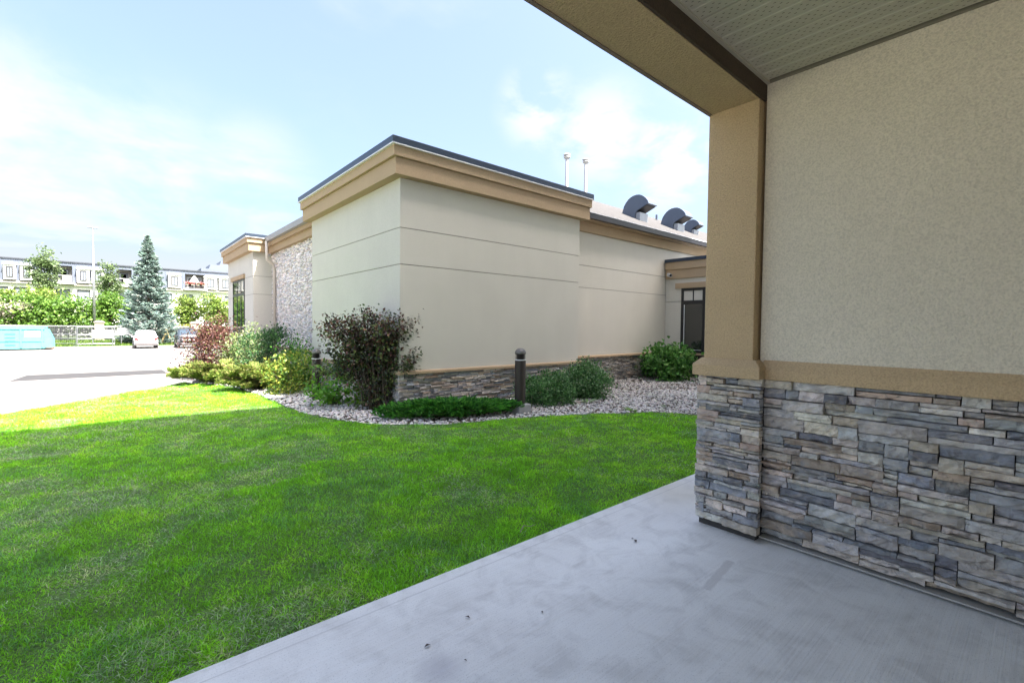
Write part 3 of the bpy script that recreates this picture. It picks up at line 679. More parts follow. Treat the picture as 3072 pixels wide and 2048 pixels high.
def bushy(name, label, base, ctr, rad, nl, L, Wd, cols, w, seed, cat='shrub', nclump=60, clump=.16, flat=.0, shell=.55, mat=M_LEAF, up=.5, group=None, nst=7, hole=.0, stem_r=.012, part='foliage', droop=0., spikes=0):
    """broad-leaved shrub: stems, then leaf clumps spread through the crown's volume with gaps between them"""
    g = np.random.default_rng(seed); base = np.array(base, float); t = thing(name, label, cat, tuple(base), 0, group)
    ctr = np.array(ctr, float)-base; rad = np.array(rad, float)
    v = unit(g.normal(size=(nclump, 3))); rr = (shell+(1-shell)*g.random(nclump)**.6)[:, None]
    wob = 1+.22*np.sin(v[:, :1]*4.1+seed)+.16*np.sin(v[:, 1:2]*5.3+seed*2)
    CC = ctr+v*rad*rr*wob
    CC[:, 2] = np.maximum(CC[:, 2], .05)
    if spikes:
        s_ = ctr+np.stack([g.normal(0, .55, spikes)*rad[0], g.normal(0, .5, spikes)*rad[1], rad[2]*g.uniform(.9, 1.2, spikes)], 1); CC = np.concatenate([CC, s_])
    k5 = g.integers(0, len(CC), nl); sz = (.5+g.random(len(CC)))[k5][:, None]
    P = CC[k5]+g.normal(size=(nl, 3))*clump*sz*np.array([1, 1, .75])
    P[:, 2] = np.maximum(P[:, 2], .02)
    out = unit(P-ctr*np.array([1, 1, .75])); D = unit(out*.7+g.normal(size=(nl, 3))*.75+np.array([0, 0, .25-droop])); Nn = unit(out*(1-up)+np.array([0, 0, 1])*up+g.normal(size=(nl, 3))*.35)
    cl = pick(cols, w, nl, g); tint = (1+(g.random(len(CC))-.5)*.5)[k5][:, None]
    s = g.uniform(.65, 1.25, nl)
    leaves(part, P, Nn, D, L*s, Wd*s, np.clip(cl*tint, 0, 1), mat, t)
    paths = []
    for q in range(nst):
        a = CC[g.integers(0, len(CC))]; b0 = np.array([g.normal(0, .06), g.normal(0, .06), -.06]); mid = b0*.6+a*.4+np.array([0, 0, .12*rad[2]])
        paths.append([tuple(b0), tuple(b0*.8+mid*.2+np.array([0, 0, .05])), tuple(mid), tuple(a)])
    stems(t, paths, stem_r); return t
def sprigs(name, P, D, L, Wd, cols, mat, parent, g, **kw):
    """needle sprays: two crossed slivers each"""
    n = len(P); D = unit(D); A = unit(np.cross(D, g.normal(size=(n, 3)))); B = np.cross(D, A); L = np.broadcast_to(L, n)[:, None]; Wd = np.broadcast_to(Wd, n)[:, None]
    V = np.stack([P-A*Wd*.35, P+A*Wd*.35, P+D*L*.55+A*Wd*.5, P+D*L, P+D*L*.55-A*Wd*.5, P-B*Wd*.35, P+B*Wd*.35, P+D*L*.55+B*Wd*.5, P+D*L*1.02, P+D*L*.55-B*Wd*.5], 1).reshape(-1, 3)
    b = np.arange(n)[:, None]*10; T = np.array([[0, 1, 2], [0, 2, 4], [4, 2, 3], [5, 6, 7], [5, 7, 9], [9, 7, 8]])
    F_ = (b[:, :, None]+T.ravel()[None, None, :]).reshape(-1, 3)
    return np_mesh(name, V, F_, mat, parent, np.repeat(cols, 10, 0), **kw)
def juniper(label, base, rx, ry, h, nb, seed, cols, w, ang=0, spread=1., L=.075, Wd=.022, rise=.5, per=46, group='spreading junipers', fine=1.):
    """spreading juniper: arching branches feathered with sprays"""
    g = np.random.default_rng(seed); t = thing('juniper', label, 'juniper', tuple(base), ang, group); P = []; D = []; paths = []; br = []
    for q in range(nb):
        a = g.uniform(0, 2*math.pi); ln = g.uniform(.35, 1.)*spread; hh = h*g.uniform(.35, 1.)*(1-.35*ln)
        e = np.array([math.cos(a)*rx*ln, math.sin(a)*ry*ln, hh]); o = np.array([g.normal(0, rx*.16), g.normal(0, ry*.16), 0])
        n = int(per*(.5+ln)); s = g.random(n)**.62
        pt = o+np.outer(s, e-o)*np.array([1, 1, 0])+np.outer(np.sin(s*math.pi*.5)**rise*hh, [0, 0, 1])
        sid = unit(np.cross(e-o, [0, 0, 1])); off = g.normal(size=(n, 1))*.05*(1.2-s[:, None])*(rx+ry)*.6
        pt = pt+sid*off+np.c_[np.zeros((n, 2)), g.normal(0, .018, n)]
        d = unit(e-o)*.9+sid*np.sign(off)*g.uniform(.2, .8, (n, 1))+g.normal(size=(n, 3))*.3+np.array([0, 0, .35])
        P.append(pt); D.append(d); br.append(np.full(n, g.uniform(.72, 1.3)))
        paths.append([tuple(o-np.array([0, 0, .05])), tuple(o*.6+e*.4+np.array([0, 0, hh*.2])), tuple(e*.96)])
    P = np.concatenate(P); D = np.concatenate(D); br = np.concatenate(br); n = len(P); P[:, 2] = np.maximum(P[:, 2], .01)
    c = np.clip(pick(cols, w, n, g, .15)*br[:, None], 0, 1)
    sprigs('foliage', P, D, L*g.uniform(.6, 1.4, n), Wd*g.uniform(.7, 1.3, n), c, M_NEEDLE, t, g); stems(t, paths, .012, n=5); return t

# purple-leaved shrub at the corner: bare stems below, a spreading top
def corner_shrub():
    g = np.random.default_rng(4); b = gd(868, 940); b = np.array([b[0], b[1], -.12])
    t = thing('corner_shrub', 'tall purple and bronze leaved shrub with dark bare stems at the corner of the clubhouse', 'shrub', tuple(b))
    rt = np.array(AX[0]); rt[2] = 0; rt = unit(rt); fw = np.array(AX[2]); fw[2] = 0; fw = unit(fw)
    paths = []; tips = []
    for q in range(78):
        a = g.uniform(-1, 1); c = g.uniform(-1, 1)*.8
        tip = rt*(a*.90-.14)+fw*c*.45+np.array([0, 0, g.uniform(.7, 1.86)-.2*a*a])
        o = rt*(a*.16+g.normal(0, .05)+.03)+fw*(c*.14)
        mid = o*.55+tip*.45+np.array([0, 0, .22]); mid[:2] = o[:2]*.72+tip[:2]*.28
        q1 = o*.85+mid*.15; paths.append([tuple(o-np.array([0, 0, .05])), tuple(q1+np.array([0, 0, .18])), tuple(mid), tuple(tip)]); tips.append((mid, tip, o))
    stems(t, paths, .013)
    P = []; sh = []
    for mid, tip, o in tips:
        n = 150; s = g.random(n)**.75; pt = mid+np.outer(s, tip-mid)+g.normal(size=(n, 3))*.068; P.append(pt); sh.append(np.full(n, g.uniform(.6, 1.35)))
        n2 = 22; s2 = g.random(n2); P.append(o+np.outer(s2, mid-o)+g.normal(size=(n2, 3))*.085); sh.append(np.full(n2, .8))
    P = np.concatenate(P); sh = np.concatenate(sh); n = len(P)
    ctr = np.array([0, 0, 1.05]); out = unit(P-ctr)
    D = unit(out*.6+g.normal(size=(n, 3))*.7+np.array([0, 0, -.05])); Nn = unit(out*.45+np.array([0, 0, .7])+g.normal(size=(n, 3))*.4)
    top = np.clip((P[:, 2]-.7)/.9, 0, 1)[:, None]; side = ((P@rt)/.8)[:, None]
    pur = pick([(.13, .065, .055), (.19, .10, .07), (.09, .055, .055), (.24, .15, .085)], [3, 3, 3, 2], n, g, .25); grn = pick([(.11, .15, .05), (.16, .20, .06), (.08, .11, .07)], [3, 2, 3], n, g, .25)
    pg = (g.random((n, 1)) < (.15+.45*top)); c = np.where(pg, pur, grn)*sh[:, None]
    s = g.uniform(.7, 1.3, n); leaves('foliage', P, Nn, D, .06*s, .04*s, np.clip(c, 0, 1), M_LEAF, t, .18)
corner_shrub()
GRN = [(.05, .12, .025), (.075, .16, .03), (.035, .085, .022)]
LIME = [(.16, .26, .045), (.11, .21, .03), (.24, .30, .06)]
p = gd(752, 922); bushy('sapling', 'bright green maple leaved sapling growing at the foot of the bollard light', (p[0]-.05, p[1]-.35, -.12), (p[0]-.02, p[1]-.32, .22), (.36, .3, .38), 620, .09, .07, [(.15, .36, .03), (.2, .42, .045), (.09, .24, .03)], [4, 3, 2], 12, 'sapling', 26, .1, nst=6)
p = gd(822, 930); bushy('sapling', 'tiny yellow green seedling in front of the purple shrub', (p[0], p[1]-.05, -.12), (p[0], p[1]-.05, .08), (.14, .12, .2), 110, .09, .07, [(.17, .30, .03), (.12, .24, .02)], [3, 2], 13, 'sapling', 12, .05, nst=3)
# low dark juniper in front of the stone base
pa, pb = gd(865, 958), gd(1196, 944); pc = (pa+pb)/2
juniper('low dark green juniper mat in front of the stacked stone base', (pc[0]-.06, pc[1]-.06, -.11), 1.3, .48, .30, 460, 3, [(.06, .22, .03), (.09, .30, .035), (.03, .12, .022), (.14, .36, .05)], [4, 4, 3, 1], math.atan2(pb[1]-pa[1], pb[0]-pa[0]), rise=.3, per=60, L=.06, Wd=.02)
# pair of mounded shrubs on the gravel
SAGE = [(.09, .22, .06), (.14, .29, .09), (.05, .13, .04), (.22, .36, .16)]
p = gd(1268, 930); bushy('mounded_shrub', 'rounded dark green small leaved shrub next to the dome topped bollard light', (p[0]+.1, p[1]+.25, -.12), (p[0]+.1, p[1]+.25, .13), (.48, .42, .34), 7000, .048, .032, SAGE, [4, 3, 3, 1], 31, nclump=150, clump=.07, shell=.6)
p = gd(1360, 915); bushy('mounded_shrub', 'larger grey green mounded shrub with a pale broadleaf weed at its foot', (p[0]+.05, p[1]+.3, -.12), (p[0]+.05, p[1]+.3, .17), (.62, .50, .40), 9500, .05, .033, SAGE+[(.26, .38, .2)], [4, 3, 3, 1, 1.5], 32, nclump=190, clump=.08, shell=.6)
p = gd(1545, 862); bushy('window_shrub', 'leafy bright green shrub under the black framed window of the entrance block', (12.5, 7.4, -.13), (12.55, 7.45, .38), (.82, .6, .48), 3400, .115, .09, [(.10, .27, .05), (.15, .34, .07), (.06, .17, .035), (.24, .42, .12)], [4, 4, 3, 1], 33, nclump=70, clump=.15, shell=.45)
# weeds in the gravel
def weed(label, p, n, L, Wd, cols, seed, tilt):
    g = np.random.default_rng(seed); t = thing('weed', label, 'weed', (p[0], p[1], -.12)); a = g.uniform(0, 6.28, n)
    D = np.stack([np.cos(a), np.sin(a), tilt+g.normal(0, .15, n)], 1); C_ = np.stack([np.cos(a)*.02, np.sin(a)*.02, np.full(n, .02)], 1)
    Nn = np.stack([-np.cos(a)*.4, -np.sin(a)*.4, np.ones(n)], 1); s = g.uniform(.7, 1.2, n)
    leaves('leaf_rosette', C_, Nn, D, L*s, Wd*s, pick(cols, [1]*len(cols), n, g), M_LEAF, t, .12)
weed('pale green broadleaf weed at the foot of the mounded shrub', gd(1350, 926), 7, .24, .10, [(.26, .36, .2), (.2, .32, .12)], 1, .6)
weed('low bright green weed alone in the gravel near the lawn edge', gd(1450, 942), 26, .13, .045, [(.15, .30, .03), (.2, .36, .05)], 2, .18)
weed('small grey green weed in the gravel near the patio pillar', gd(1528, 935), 10, .10, .035, [(.18, .24, .12)], 3, .5)

# the sunny group at the left
p = gd(690, 905); bushy('golden_shrub', 'yellow leaved shrub with fresh golden tips between juniper and bollard light', (p[0]-.15, p[1]+.3, -.14), (p[0]-.1, p[1]+.45, .22), (.46, .45, .40), 1700, .075, .045, [(.32, .36, .05), (.16, .27, .04), (.09, .18, .03), (.42, .42, .09)], [3, 3, 2, 1], 41, nclump=46, clump=.12, spikes=10)
p = gd(718, 905); bushy('green_shrub', 'fresh green leafy shrub behind the half hidden bollard light', (p[0]+.35, p[1]+1.5, -.14), (p[0]+.35, p[1]+1.5, .38), (.58, .6, .52), 2400, .075, .045, [(.09, .26, .03), (.13, .33, .04), (.06, .17, .028)], [4, 3, 3], 42, nclump=60, clump=.13)
JG = [(.24, .30, .07), (.32, .36, .10), (.15, .22, .05), (.32, .25, .12)]
p = gd(585, 900); juniper('spreading yellow green juniper with brown inner twigs beside the golden shrub', (p[0]+.35, p[1]+.85, -.15), 1.05, 1.0, .72, 150, 51, JG, [4, 3, 3, 1.2], 0, L=.075, Wd=.02, per=150)
p = gd(475, 882); juniper('spreading yellow green juniper at the corner of the bed beside the asphalt', (p[0]+.5, p[1]+.9, -.18), 1.35, 1.1, .66, 150, 52, JG, [4, 3, 3, 1.5], 0, L=.08, Wd=.022, per=150)
bushy('spirea', 'tall dark green feathery shrub against the pale stone wall', (3.3, 14.0, -.16), (3.3, 14.0, .60), (.62, .75, .74), 5200, .075, .03, [(.05, .13, .04), (.07, .18, .05), (.03, .085, .03)], [4, 3, 3], 43, nclump=120, clump=.13, nst=9)
bushy('dogwood', 'variegated cream and green dogwood between purple ninebark and dark green shrub', (3.05, 15.6, -.18), (3.05, 15.6, .52), (.5, .65, .66), 3400, .075, .04, [(.30, .36, .16), (.22, .30, .09), (.42, .44, .28), (.12, .2, .05)], [4, 3, 2, 2], 44, nclump=80, clump=.15, nst=9)
bushy('ninebark', 'large rounded red and copper leaved ninebark with a few lime shoots', (2.42, 17.1, -.22), (2.42, 17.1, .58), (.76, .85, .78), 8600, .068, .045, [(.13, .05, .04), (.19, .09, .07), (.085, .032, .03), (.24, .15, .11), (.17, .2, .04)], [4, 3, 3, 1.5, 1.1], 45, nclump=130, clump=.17, nst=12)
p = on_lot(432*K, 815*K); bushy('lime_shrub', 'small lime green shrub at the edge of the asphalt below the copper ninebark', (2.1, 18.4, -.28), (2.1, 18.4, -.02), (.25, .3, .3), 380, .09, .05, LIME, [2, 2, 2], 46, nclump=18, clump=.1)

# ------------------------------------------------------------------ lawn and gravel
def grass():
    xs, ys = [], []; rs = np.random.default_rng(100)
    lo, hi = np.array([-4., 2.24]), np.array([8.3, 15.3])
    N = 3300000; P = rs.random((N, 2))*(hi-lo)+lo; q = np.c_[P, np.full(N, -.08)]; pr = proj(q); d = pr[:, 2]
    vis = (pr[:, 0] > -150) & (pr[:, 0] < 2230) & (pr[:, 1] < 2250) & (d > .5)
    side = (d > .3) & (pr[:, 0] < 2600) & (pr[:, 0] > -2500)
    dens = np.where(vis, np.interp(d, [2, 3.2, 5, 8, 13], [15500, 13500, 8200, 3800, 1800]), np.where(side, np.interp(d, [2, 8], [3200, 1500]), 300))
    full = N/((hi-lo).prod()); keep = rs.random(N) < dens/full*1.0
    P = P[keep]; P = P[inside(P, LAWN)]; n = len(P); x, y = P[:, 0], P[:, 1]
    dist = proj(np.c_[P, np.full(n, -.08)])[:, 2]
    z = lawn_z(x, y)
    tuft = fbm(x, y, 3.2, 5); patch = fbm(x, y, .8, 9); dryp = fbm(x, y, 1.6, 15)
    a = rs.uniform(0, 6.283, n)+ (vnoise(x, y, 2.2, 40)-.5)*3
    ln = (.021+.046*tuft**1.4)*rs.uniform(.55, 1.4, n); ln *= np.interp(y, [2.25, 2.5, 3.2], [1.2, 1.1, 1.])
    edge = (y < 2.34) & (rs.random(n) < .6); a = np.where(edge, -1.57+rs.normal(0, .6, n), a); ln = np.where(edge, ln*1.45, ln)
    lean = np.clip(rs.normal(.85, .45, n)+.6*(dryp > .58), .02, 1.8)
    w = .0033*np.clip(dist/3.6, 1, 3.6)*rs.uniform(.7, 1.4, n)
    D = unit(np.stack([np.cos(a)*lean, np.sin(a)*lean, np.ones(n)], 1)); D2 = unit(D+np.stack([np.cos(a)*.7, np.sin(a)*.7, np.full(n, -.45)], 1))
    b2 = rs.uniform(0, 6.283, n); Sd = np.stack([np.cos(b2), np.sin(b2), np.zeros(n)], 1)
    B = np.stack([x, y, z-.004], 1); Mi = B+D*(ln*.58)[:, None]; T = Mi+D2*(ln*.5)[:, None]; W2 = (w*.5)[:, None]
    V = np.stack([B-Sd*W2, B+Sd*W2, Mi+Sd*W2*.85, Mi-Sd*W2*.85, T], 1).reshape(-1, 3)
    i = np.arange(n)[:, None]*5; F_ = (i[:, :, None]+np.array([0, 1, 2, 0, 2, 3, 3, 2, 4])[None, None, :]).reshape(-1, 3)
    g1, g2, g3, dry = np.array([.25, .57, .04]), np.array([.33, .66, .055]), np.array([.16, .42, .035]), np.array([.46, .52, .34])
    f = np.clip((patch-.35)/.3, 0, 1)[:, None]; u = rs.random((n, 1)); c = g1*(1-f)+g2*f; c = np.where(u < .25, c*.45+g3*.55, c)
    bl = (fbm(x, y, 2.1, 60)[:, None] < .42); c = np.where(bl & (rs.random((n, 1)) < .45), np.array([.2, .42, .12]), c)
    pd = np.clip((dryp-.5)*2.2, .035, .5)*np.interp(x, [-1.5, 1.2, 4], [1.3, .8, .3]); c = np.where(rs.random((n, 1)) < pd[:, None], dry*rs.uniform(.7, 1.3, (n, 1)), c)
    tn = fbm(x, y, 6.5, 71)[:, None]; c = c*(.68+.7*tn)*np.where(tn > .6, np.array([1.15, 1.05, .9]), 1.)
    c = np.clip(c*rs.uniform(.5, 1.6, (n, 1)), 0, 1)
    o = np_mesh('grass', V, F_, M_GRASS, None, np.repeat(c, 5, 0), kind='stuff', label='short mown green lawn grass with pale dry blades', cat='grass'); return n
print('blades', grass())
def far_grass():
    rs = np.random.default_rng(8); n = 9000; x = rs.uniform(-14, 20, n); y = 62.2+rs.random(n)**1.5*8; z = lot_z(y)+.02
    a = rs.uniform(0, 6.283, n); ln = rs.uniform(.1, .25, n); D = unit(np.stack([np.cos(a)*.5, np.sin(a)*.5, np.ones(n)], 1))
    sprigs('verge_grass', np.stack([x, y, z], 1), D, ln, ln*.5, pick([(.16, .26, .05), (.22, .3, .08), (.1, .18, .04)], [1, 1, 1], n, rs), M_GRASS, None, rs, kind='stuff', label='green grass verge along the far fence', cat='grass')
far_grass()
def pebbles():
    rs = np.random.default_rng(55); bm = bmesh.new(); bmesh.ops.create_icosphere(bm, subdivisions=1, radius=1); V0 = np.array([v.co[:] for v in bm.verts]); F0 = np.array([[v.index for v in f.verts] for f in bm.faces]); bm.free()
    N = 90000; lo, hi = np.array([1.6, 2.6]), np.array([13.8, 16.2]); P = rs.random((N, 2))*(hi-lo)+lo; P = P[inside(P, BED)]
    pr = proj(np.c_[P, np.full(len(P), -.1)]); P = P[(pr[:, 0] > 500) & (pr[:, 0] < 2350) & (rs.random(len(P)) < np.where(pr[:, 2] < 11.5, .75, .45))]; n = len(P)
    r_ = rs.uniform(.013, .027, n)*np.where(P[:, 0] < 3.9, 1.15, .92); sc = np.stack([r_*rs.uniform(1., 1.7, n), r_*rs.uniform(.8, 1.2, n), r_*rs.uniform(.45, .75, n)], 1)
    a = rs.uniform(0, 6.283, n); tl = rs.normal(0, .35, n)
    z = bed_z(P[:, 0], P[:, 1])+r_*.25+rs.random(n)*.012
    out = np.empty((n, len(V0), 3), np.float32)
    v = V0[None]*(1+rs.uniform(-.22, .18, (n, len(V0), 1)))*sc[:, None, :]
    z2 = v[:, :, 2]*np.cos(tl)[:, None]+v[:, :, 0]*np.sin(tl)[:, None]; x2 = v[:, :, 0]*np.cos(tl)[:, None]-v[:, :, 2]*np.sin(tl)[:, None]
    out[:, :, 0] = x2*np.cos(a)[:, None]-v[:, :, 1]*np.sin(a)[:, None]+P[:, :1]; out[:, :, 1] = x2*np.sin(a)[:, None]+v[:, :, 1]*np.cos(a)[:, None]+P[:, 1:2]; out[:, :, 2] = z2+z[:, None]
    F_ = (np.arange(n)[:, None, None]*len(V0)+F0[None]).reshape(-1, 3)
    c = pick([(.66, .625, .58), (.53, .51, .485), (.70, .655, .595), (.37, .355, .345), (.58, .51, .455)], [4, 3, 3, 1.5, 1.5], n, rs)
    np_mesh('gravel', out.reshape(-1, 3), F_, M_PEB, None, np.repeat(c, len(V0), 0), kind='stuff', label='pale grey and pinkish river pebbles filling the planting bed', cat='gravel'); return n
print('pebbles', pebbles())

# dry scraps on the slab
def scrap(name, label, cat, px, py, L, Wd, col, seed, group):
    g = np.random.default_rng(seed); p = gd(px, py, 0); t = leaves(name, np.array([[0, 0, .004]]), np.array([[.1, .2, 1.]]), np.array([[math.cos(seed), math.sin(seed), .12]]), np.array([L]), np.array([Wd]), np.array([col]), M_LEAF, None, .35, label=label, cat=cat, group=group)
    t.location = (p[0], p[1], .001)
for i, (px, py, L) in enumerate(((1462, 1247, .042), (1080, 1421, .03), (990, 1482, .034), (1245, 1404, .02), (1065, 1516, .018), (1450, 1238, .02))):
    scrap('dry_leaf', 'curled dark dry leaf scrap lying on the patio concrete', 'leaf', px, py, L, L*.5, (.07, .05, .04), i+1, 'dry leaf scraps on the concrete')
def twig(px, py, pts, label):
    p = gd(px, py, 0); t = MB().tube(pts, [.004, .0035, .003, .002], 5).build('twig', simple('dry_twig%d' % px, (.33, .27, .2), .9), label=label, cat='twig', smooth=True); t.location = (p[0], p[1], .004)
twig(1195, 1226, [(0, 0, .01), (.06, .03, .03), (.1, .01, .02), (.17, .03, .005)], 'pale crooked dry twig at the edge of slab and lawn')

# ------------------------------------------------------------------ across the parking lot
def car(name, label, cat, loc, rz, paint, low, glassm, rear=True, hs=1.):
    t = thing(name, label, cat, loc, rz)
    st = [(0, .74, .5, .93), (.06, .83, .36, 1.0), (.3, .875, .26, 1.03), (1.2, .89, .24, 1.02), (2.6, .89, .24, 1.0), (3.2, .88, .24, .97), (3.75, .85, .27, .9), (4.15, .78, .36, .8), (4.27, .66, .45, .68)]
    b = MB(); n = 0
    for y, w, zb, zt in st:
        zt *= hs; half = [(w*.82, zb), (w*.97, zb+.08), (w, zb+.25), (w, zt-.22), (w*.965, zt-.06), (w*.88, zt), (w*.4, zt+.02)]
        ring = half+[(-x, z) for x, z in half[::-1]]; n = len(ring); b.V += [(x, y, z) for x, z in ring]
    for j in range(len(st)-1): b.F += [(j*n+q, j*n+(q+1) % n, (j+1)*n+(q+1) % n, (j+1)*n+q) for q in range(n)]
    b.F += [tuple(range(n)), tuple((len(st)-1)*n+q for q in range(n))[::-1]]
    b.build('body', paint, t, smooth=True)
    c = MB(); gs = [(.10, .80, .76, 1.0), (.34, .79, .68, 1.50), (.55, .79, .66, 1.63), (1.2, .79, .66, 1.68), (2.0, .79, .66, 1.655), (2.45, .79, .67, 1.55), (3.15, .80, .74, .98)]
    for y, w, wt, zr in gs:
        zr *= hs; z0 = .93*hs; half = [(w, z0), (w-.02, z0+.05), (wt+.03, max(z0+.06, zr-.1)), (wt-.06, max(z0+.065, zr-.02)), (.3, max(z0+.07, zr))]
        ring = half+[(-x, z) for x, z in half[::-1]]; n = len(ring); c.V += [(x, y, z) for x, z in ring]
    for j in range(len(gs)-1): c.F += [(j*n+q, j*n+(q+1) % n, (j+1)*n+(q+1) % n, (j+1)*n+q) for q in range(n)]
    c.F += [tuple(range(n)), tuple((len(gs)-1)*n+q for q in range(n))[::-1]]
    c.build('roof', paint, t, smooth=True)
    def quad(nm, pts, mat, th=.02):
        pts = [Vector(p) for p in pts]; nn = (pts[1]-pts[0]).cross(pts[2]-pts[0]).normalized(); ctr = sum(pts, Vector())/len(pts)
        if nn.dot(ctr-Vector((0, 2., .8))) < 0: nn = -nn
        k6 = len(pts); V = [tuple(p+nn*th) for p in pts]+[tuple(p-nn*th) for p in pts]
        o = mesh_obj(nm, V, [tuple(range(k6)), tuple(range(k6, 2*k6))[::-1]]+[(q, (q+1) % k6, k6+(q+1) % k6, k6+q) for q in range(k6)], mat, t)
        bm = bmesh.new(); bm.from_mesh(o.data); bmesh.ops.recalc_face_normals(bm, faces=bm.faces); bm.to_mesh(o.data); bm.free(); return o
    h = hs
    quad('rear_window', [(-.66, .13, 1.10*h), (.66, .13, 1.10*h), (.62, .29, 1.40*h), (.5, .33, 1.455*h), (-.5, .33, 1.455*h), (-.62, .29, 1.40*h)], glassm)
    quad('windscreen', [(-.70, 3.03, 1.05*h), (.70, 3.03, 1.05*h), (.62, 2.5, 1.50*h), (-.62, 2.5, 1.50*h)], glassm, .035)
    for s_ in (-1, 1):
        quad('side_window', [(s_*.795, .5, 1.06*h), (s_*.795, 1.55, 1.04*h), (s_*.70, 1.55, 1.55*h), (s_*.70, .75, 1.52*h)], glassm, .03)
        quad('side_window', [(s_*.795, 1.65, 1.04*h), (s_*.795, 2.85, 1.02*h), (s_*.71, 2.35, 1.46*h), (s_*.70, 1.65, 1.55*h)], glassm, .03)
        quad('tail_light', [(s_*.55, .0, .78*h), (s_*.80, .05, .78*h), (s_*.84, .08, 1.0*h), (s_*.62, .01, 1.0*h)], M_RED, .04)
        quad('headlight', [(s_*.45, 4.245, .66*h), (s_*.72, 4.16, .68*h), (s_*.76, 4.10, .80*h), (s_*.5, 4.2, .76*h)], M_LENS, .03)
        MB().box(s_*.9-.09 if s_ > 0 else s_*.9-.12, s_*.9+.12 if s_ > 0 else s_*.9+.09, 2.72, 2.84, 1.0*h, 1.12*h).build('mirror', paint, t, bevel=.02)
        for yw in (.78, 3.38):
            w = MB(); w.tube([(s_*.70, yw, .34), (s_*.905, yw, .34)], .34, 24); wo = w.build('wheel', M_TYRE, t)
            MB().tube([(s_*.88, yw, .34), (s_*.915, yw, .34)], .21, 18).build('rim', M_RIM, wo)
            MB().tube([(s_*.80, yw, .36), (s_*.896, yw, .36)], .395, 24).build('wheel_arch', low, t)
    MB().box(-.80, .80, -.03, .3, .30, .56).build('rear_bumper', low, t, bevel=.05)
    MB().box(-.72, .72, 4.08, 4.30, .34, .56).build('front_bumper', low, t, bevel=.05)
    MB().box(-.42, .42, 4.2, 4.285, .58*h, .70*h).build('grille', M_BLACK, t, bevel=.01)
    MB().box(-.27, .27, -.01, .04, .72*h, .84*h).build('licence_plate', M_WHITE, t)
    return t
a, b = on_lot(402, 1045), on_lot(472, 1044.2); c = (a+b)/2
car('parked_suv', 'white compact suv parked facing the fence, red tail lights towards us', 'car', (c[0]+.02, c[1]-.75, lot_z(c[1])), 0, M_CARW, M_CLAD, M_GLASSB)
a = on_lot(534, 1044); car('parked_suv', 'dark grey suv with blue windscreen, half hidden by the copper ninebark', 'car', (a[0]+.85, a[1]+3.4, lot_z(a[1])), math.pi, M_CARD, M_CLAD, M_GLASSB, hs=1.12)

# timber barricade between the cars
a = on_lot(500, 1033); t = thing('barricade', 'yellow timber barricade frame standing between the white and the dark suv', 'barricade', (a[0], a[1], lot_z(a[1])))
for s_ in (0, 1):
    y = s_*.9
    MB().tube([(-.55, y, 0), (.1, y, 1.65)], .07, 4).build('leg', M_PINE, t); MB().tube([(.5, y, 0), (-.05, y, 1.65)], .07, 4).build('leg', M_PINE, t)
MB().box(-.08, .12, -.15, 1.05, 1.5, 1.68).build('top_rail', M_PINE, t)

# roll-off dumpster
a = on_lot(150, 1049); zz = float(lot_z(a[1])); xr_, yf = a[0]+.15, a[1]
t = thing('dumpster', 'long turquoise roll off dumpster with ladder rungs and white panels on its side', 'dumpster', (xr_, yf, zz))
Ld = 7.0
d = MB(); d.box(-Ld, -.5, 0.0, .07, .2, 1.85).box(-Ld, -.5, 2.3, 2.37, .2, 1.85).box(-Ld, -Ld+.07, .07, 2.3, .2, 1.85).box(-.57, -.5, .07, 2.3, .2, 1.72).box(-Ld, -.5, .0, 2.37, .12, .2); d.build('hopper', M_TEAL, t)
MB().box(-Ld-.03, -.45, -.06, .10, 1.72, 1.86).build('top_rail', M_TEAL, t, bevel=.02); MB().box(-Ld-.03, -.45, 2.28, 2.43, 1.80, 1.94).build('top_rail', M_TEAL, t, bevel=.02)
MB().box(-Ld, -.5, -.05, .0, .72, .86).build('side_rail', M_TEAL, t); MB().box(-Ld, -.5, .3, 2.0, 1.3, 1.35).build('load', M_RUST, t)
for x in (-6.4, -4.9, -3.35, -1.85, -.6): MB().box(x-.05, x+.05, -.055, 0, .2, 1.72).build('rib', M_TEAL, t)
for q in range(4): MB().tube([(-2.75, -.06, .5+q*.3), (-2.15, -.06, .5+q*.3)], .022, 6).build('ladder_rung', M_TEALD, t)
MB().box(-1.62, -.72, -.012, -.002, 1.1, 1.62).build('notice_panel', M_WHITE, t); MB().box(-3.95, -3.45, -.06, -.052, 1.32, 1.55).build('notice_panel', M_WHITE, t)
MB().prism([(-.5, .2), (-.5, 1.8), (-.32, 1.75), (.0, .9), (.02, .2)], 'y', .02, .14).build('end_frame', M_TEAL, t); MB().prism([(-.5, .2), (-.5, 1.8), (-.32, 1.75), (.0, .9), (.02, .2)], 'y', 2.2, 2.32).build('end_frame', M_TEAL, t)
MB().box(-Ld, .0, .4, .55, .02, .13).build('skid', M_RUST, t); MB().box(-Ld, .0, 1.8, 1.95, .02, .13).build('skid', M_RUST, t)
for x in (-6.6, -.7):
    for y in (.18, 2.0): MB().tube([(x, y, .11), (x, y+.2, .11)], .11, 14).build('roller', M_RUST, t)

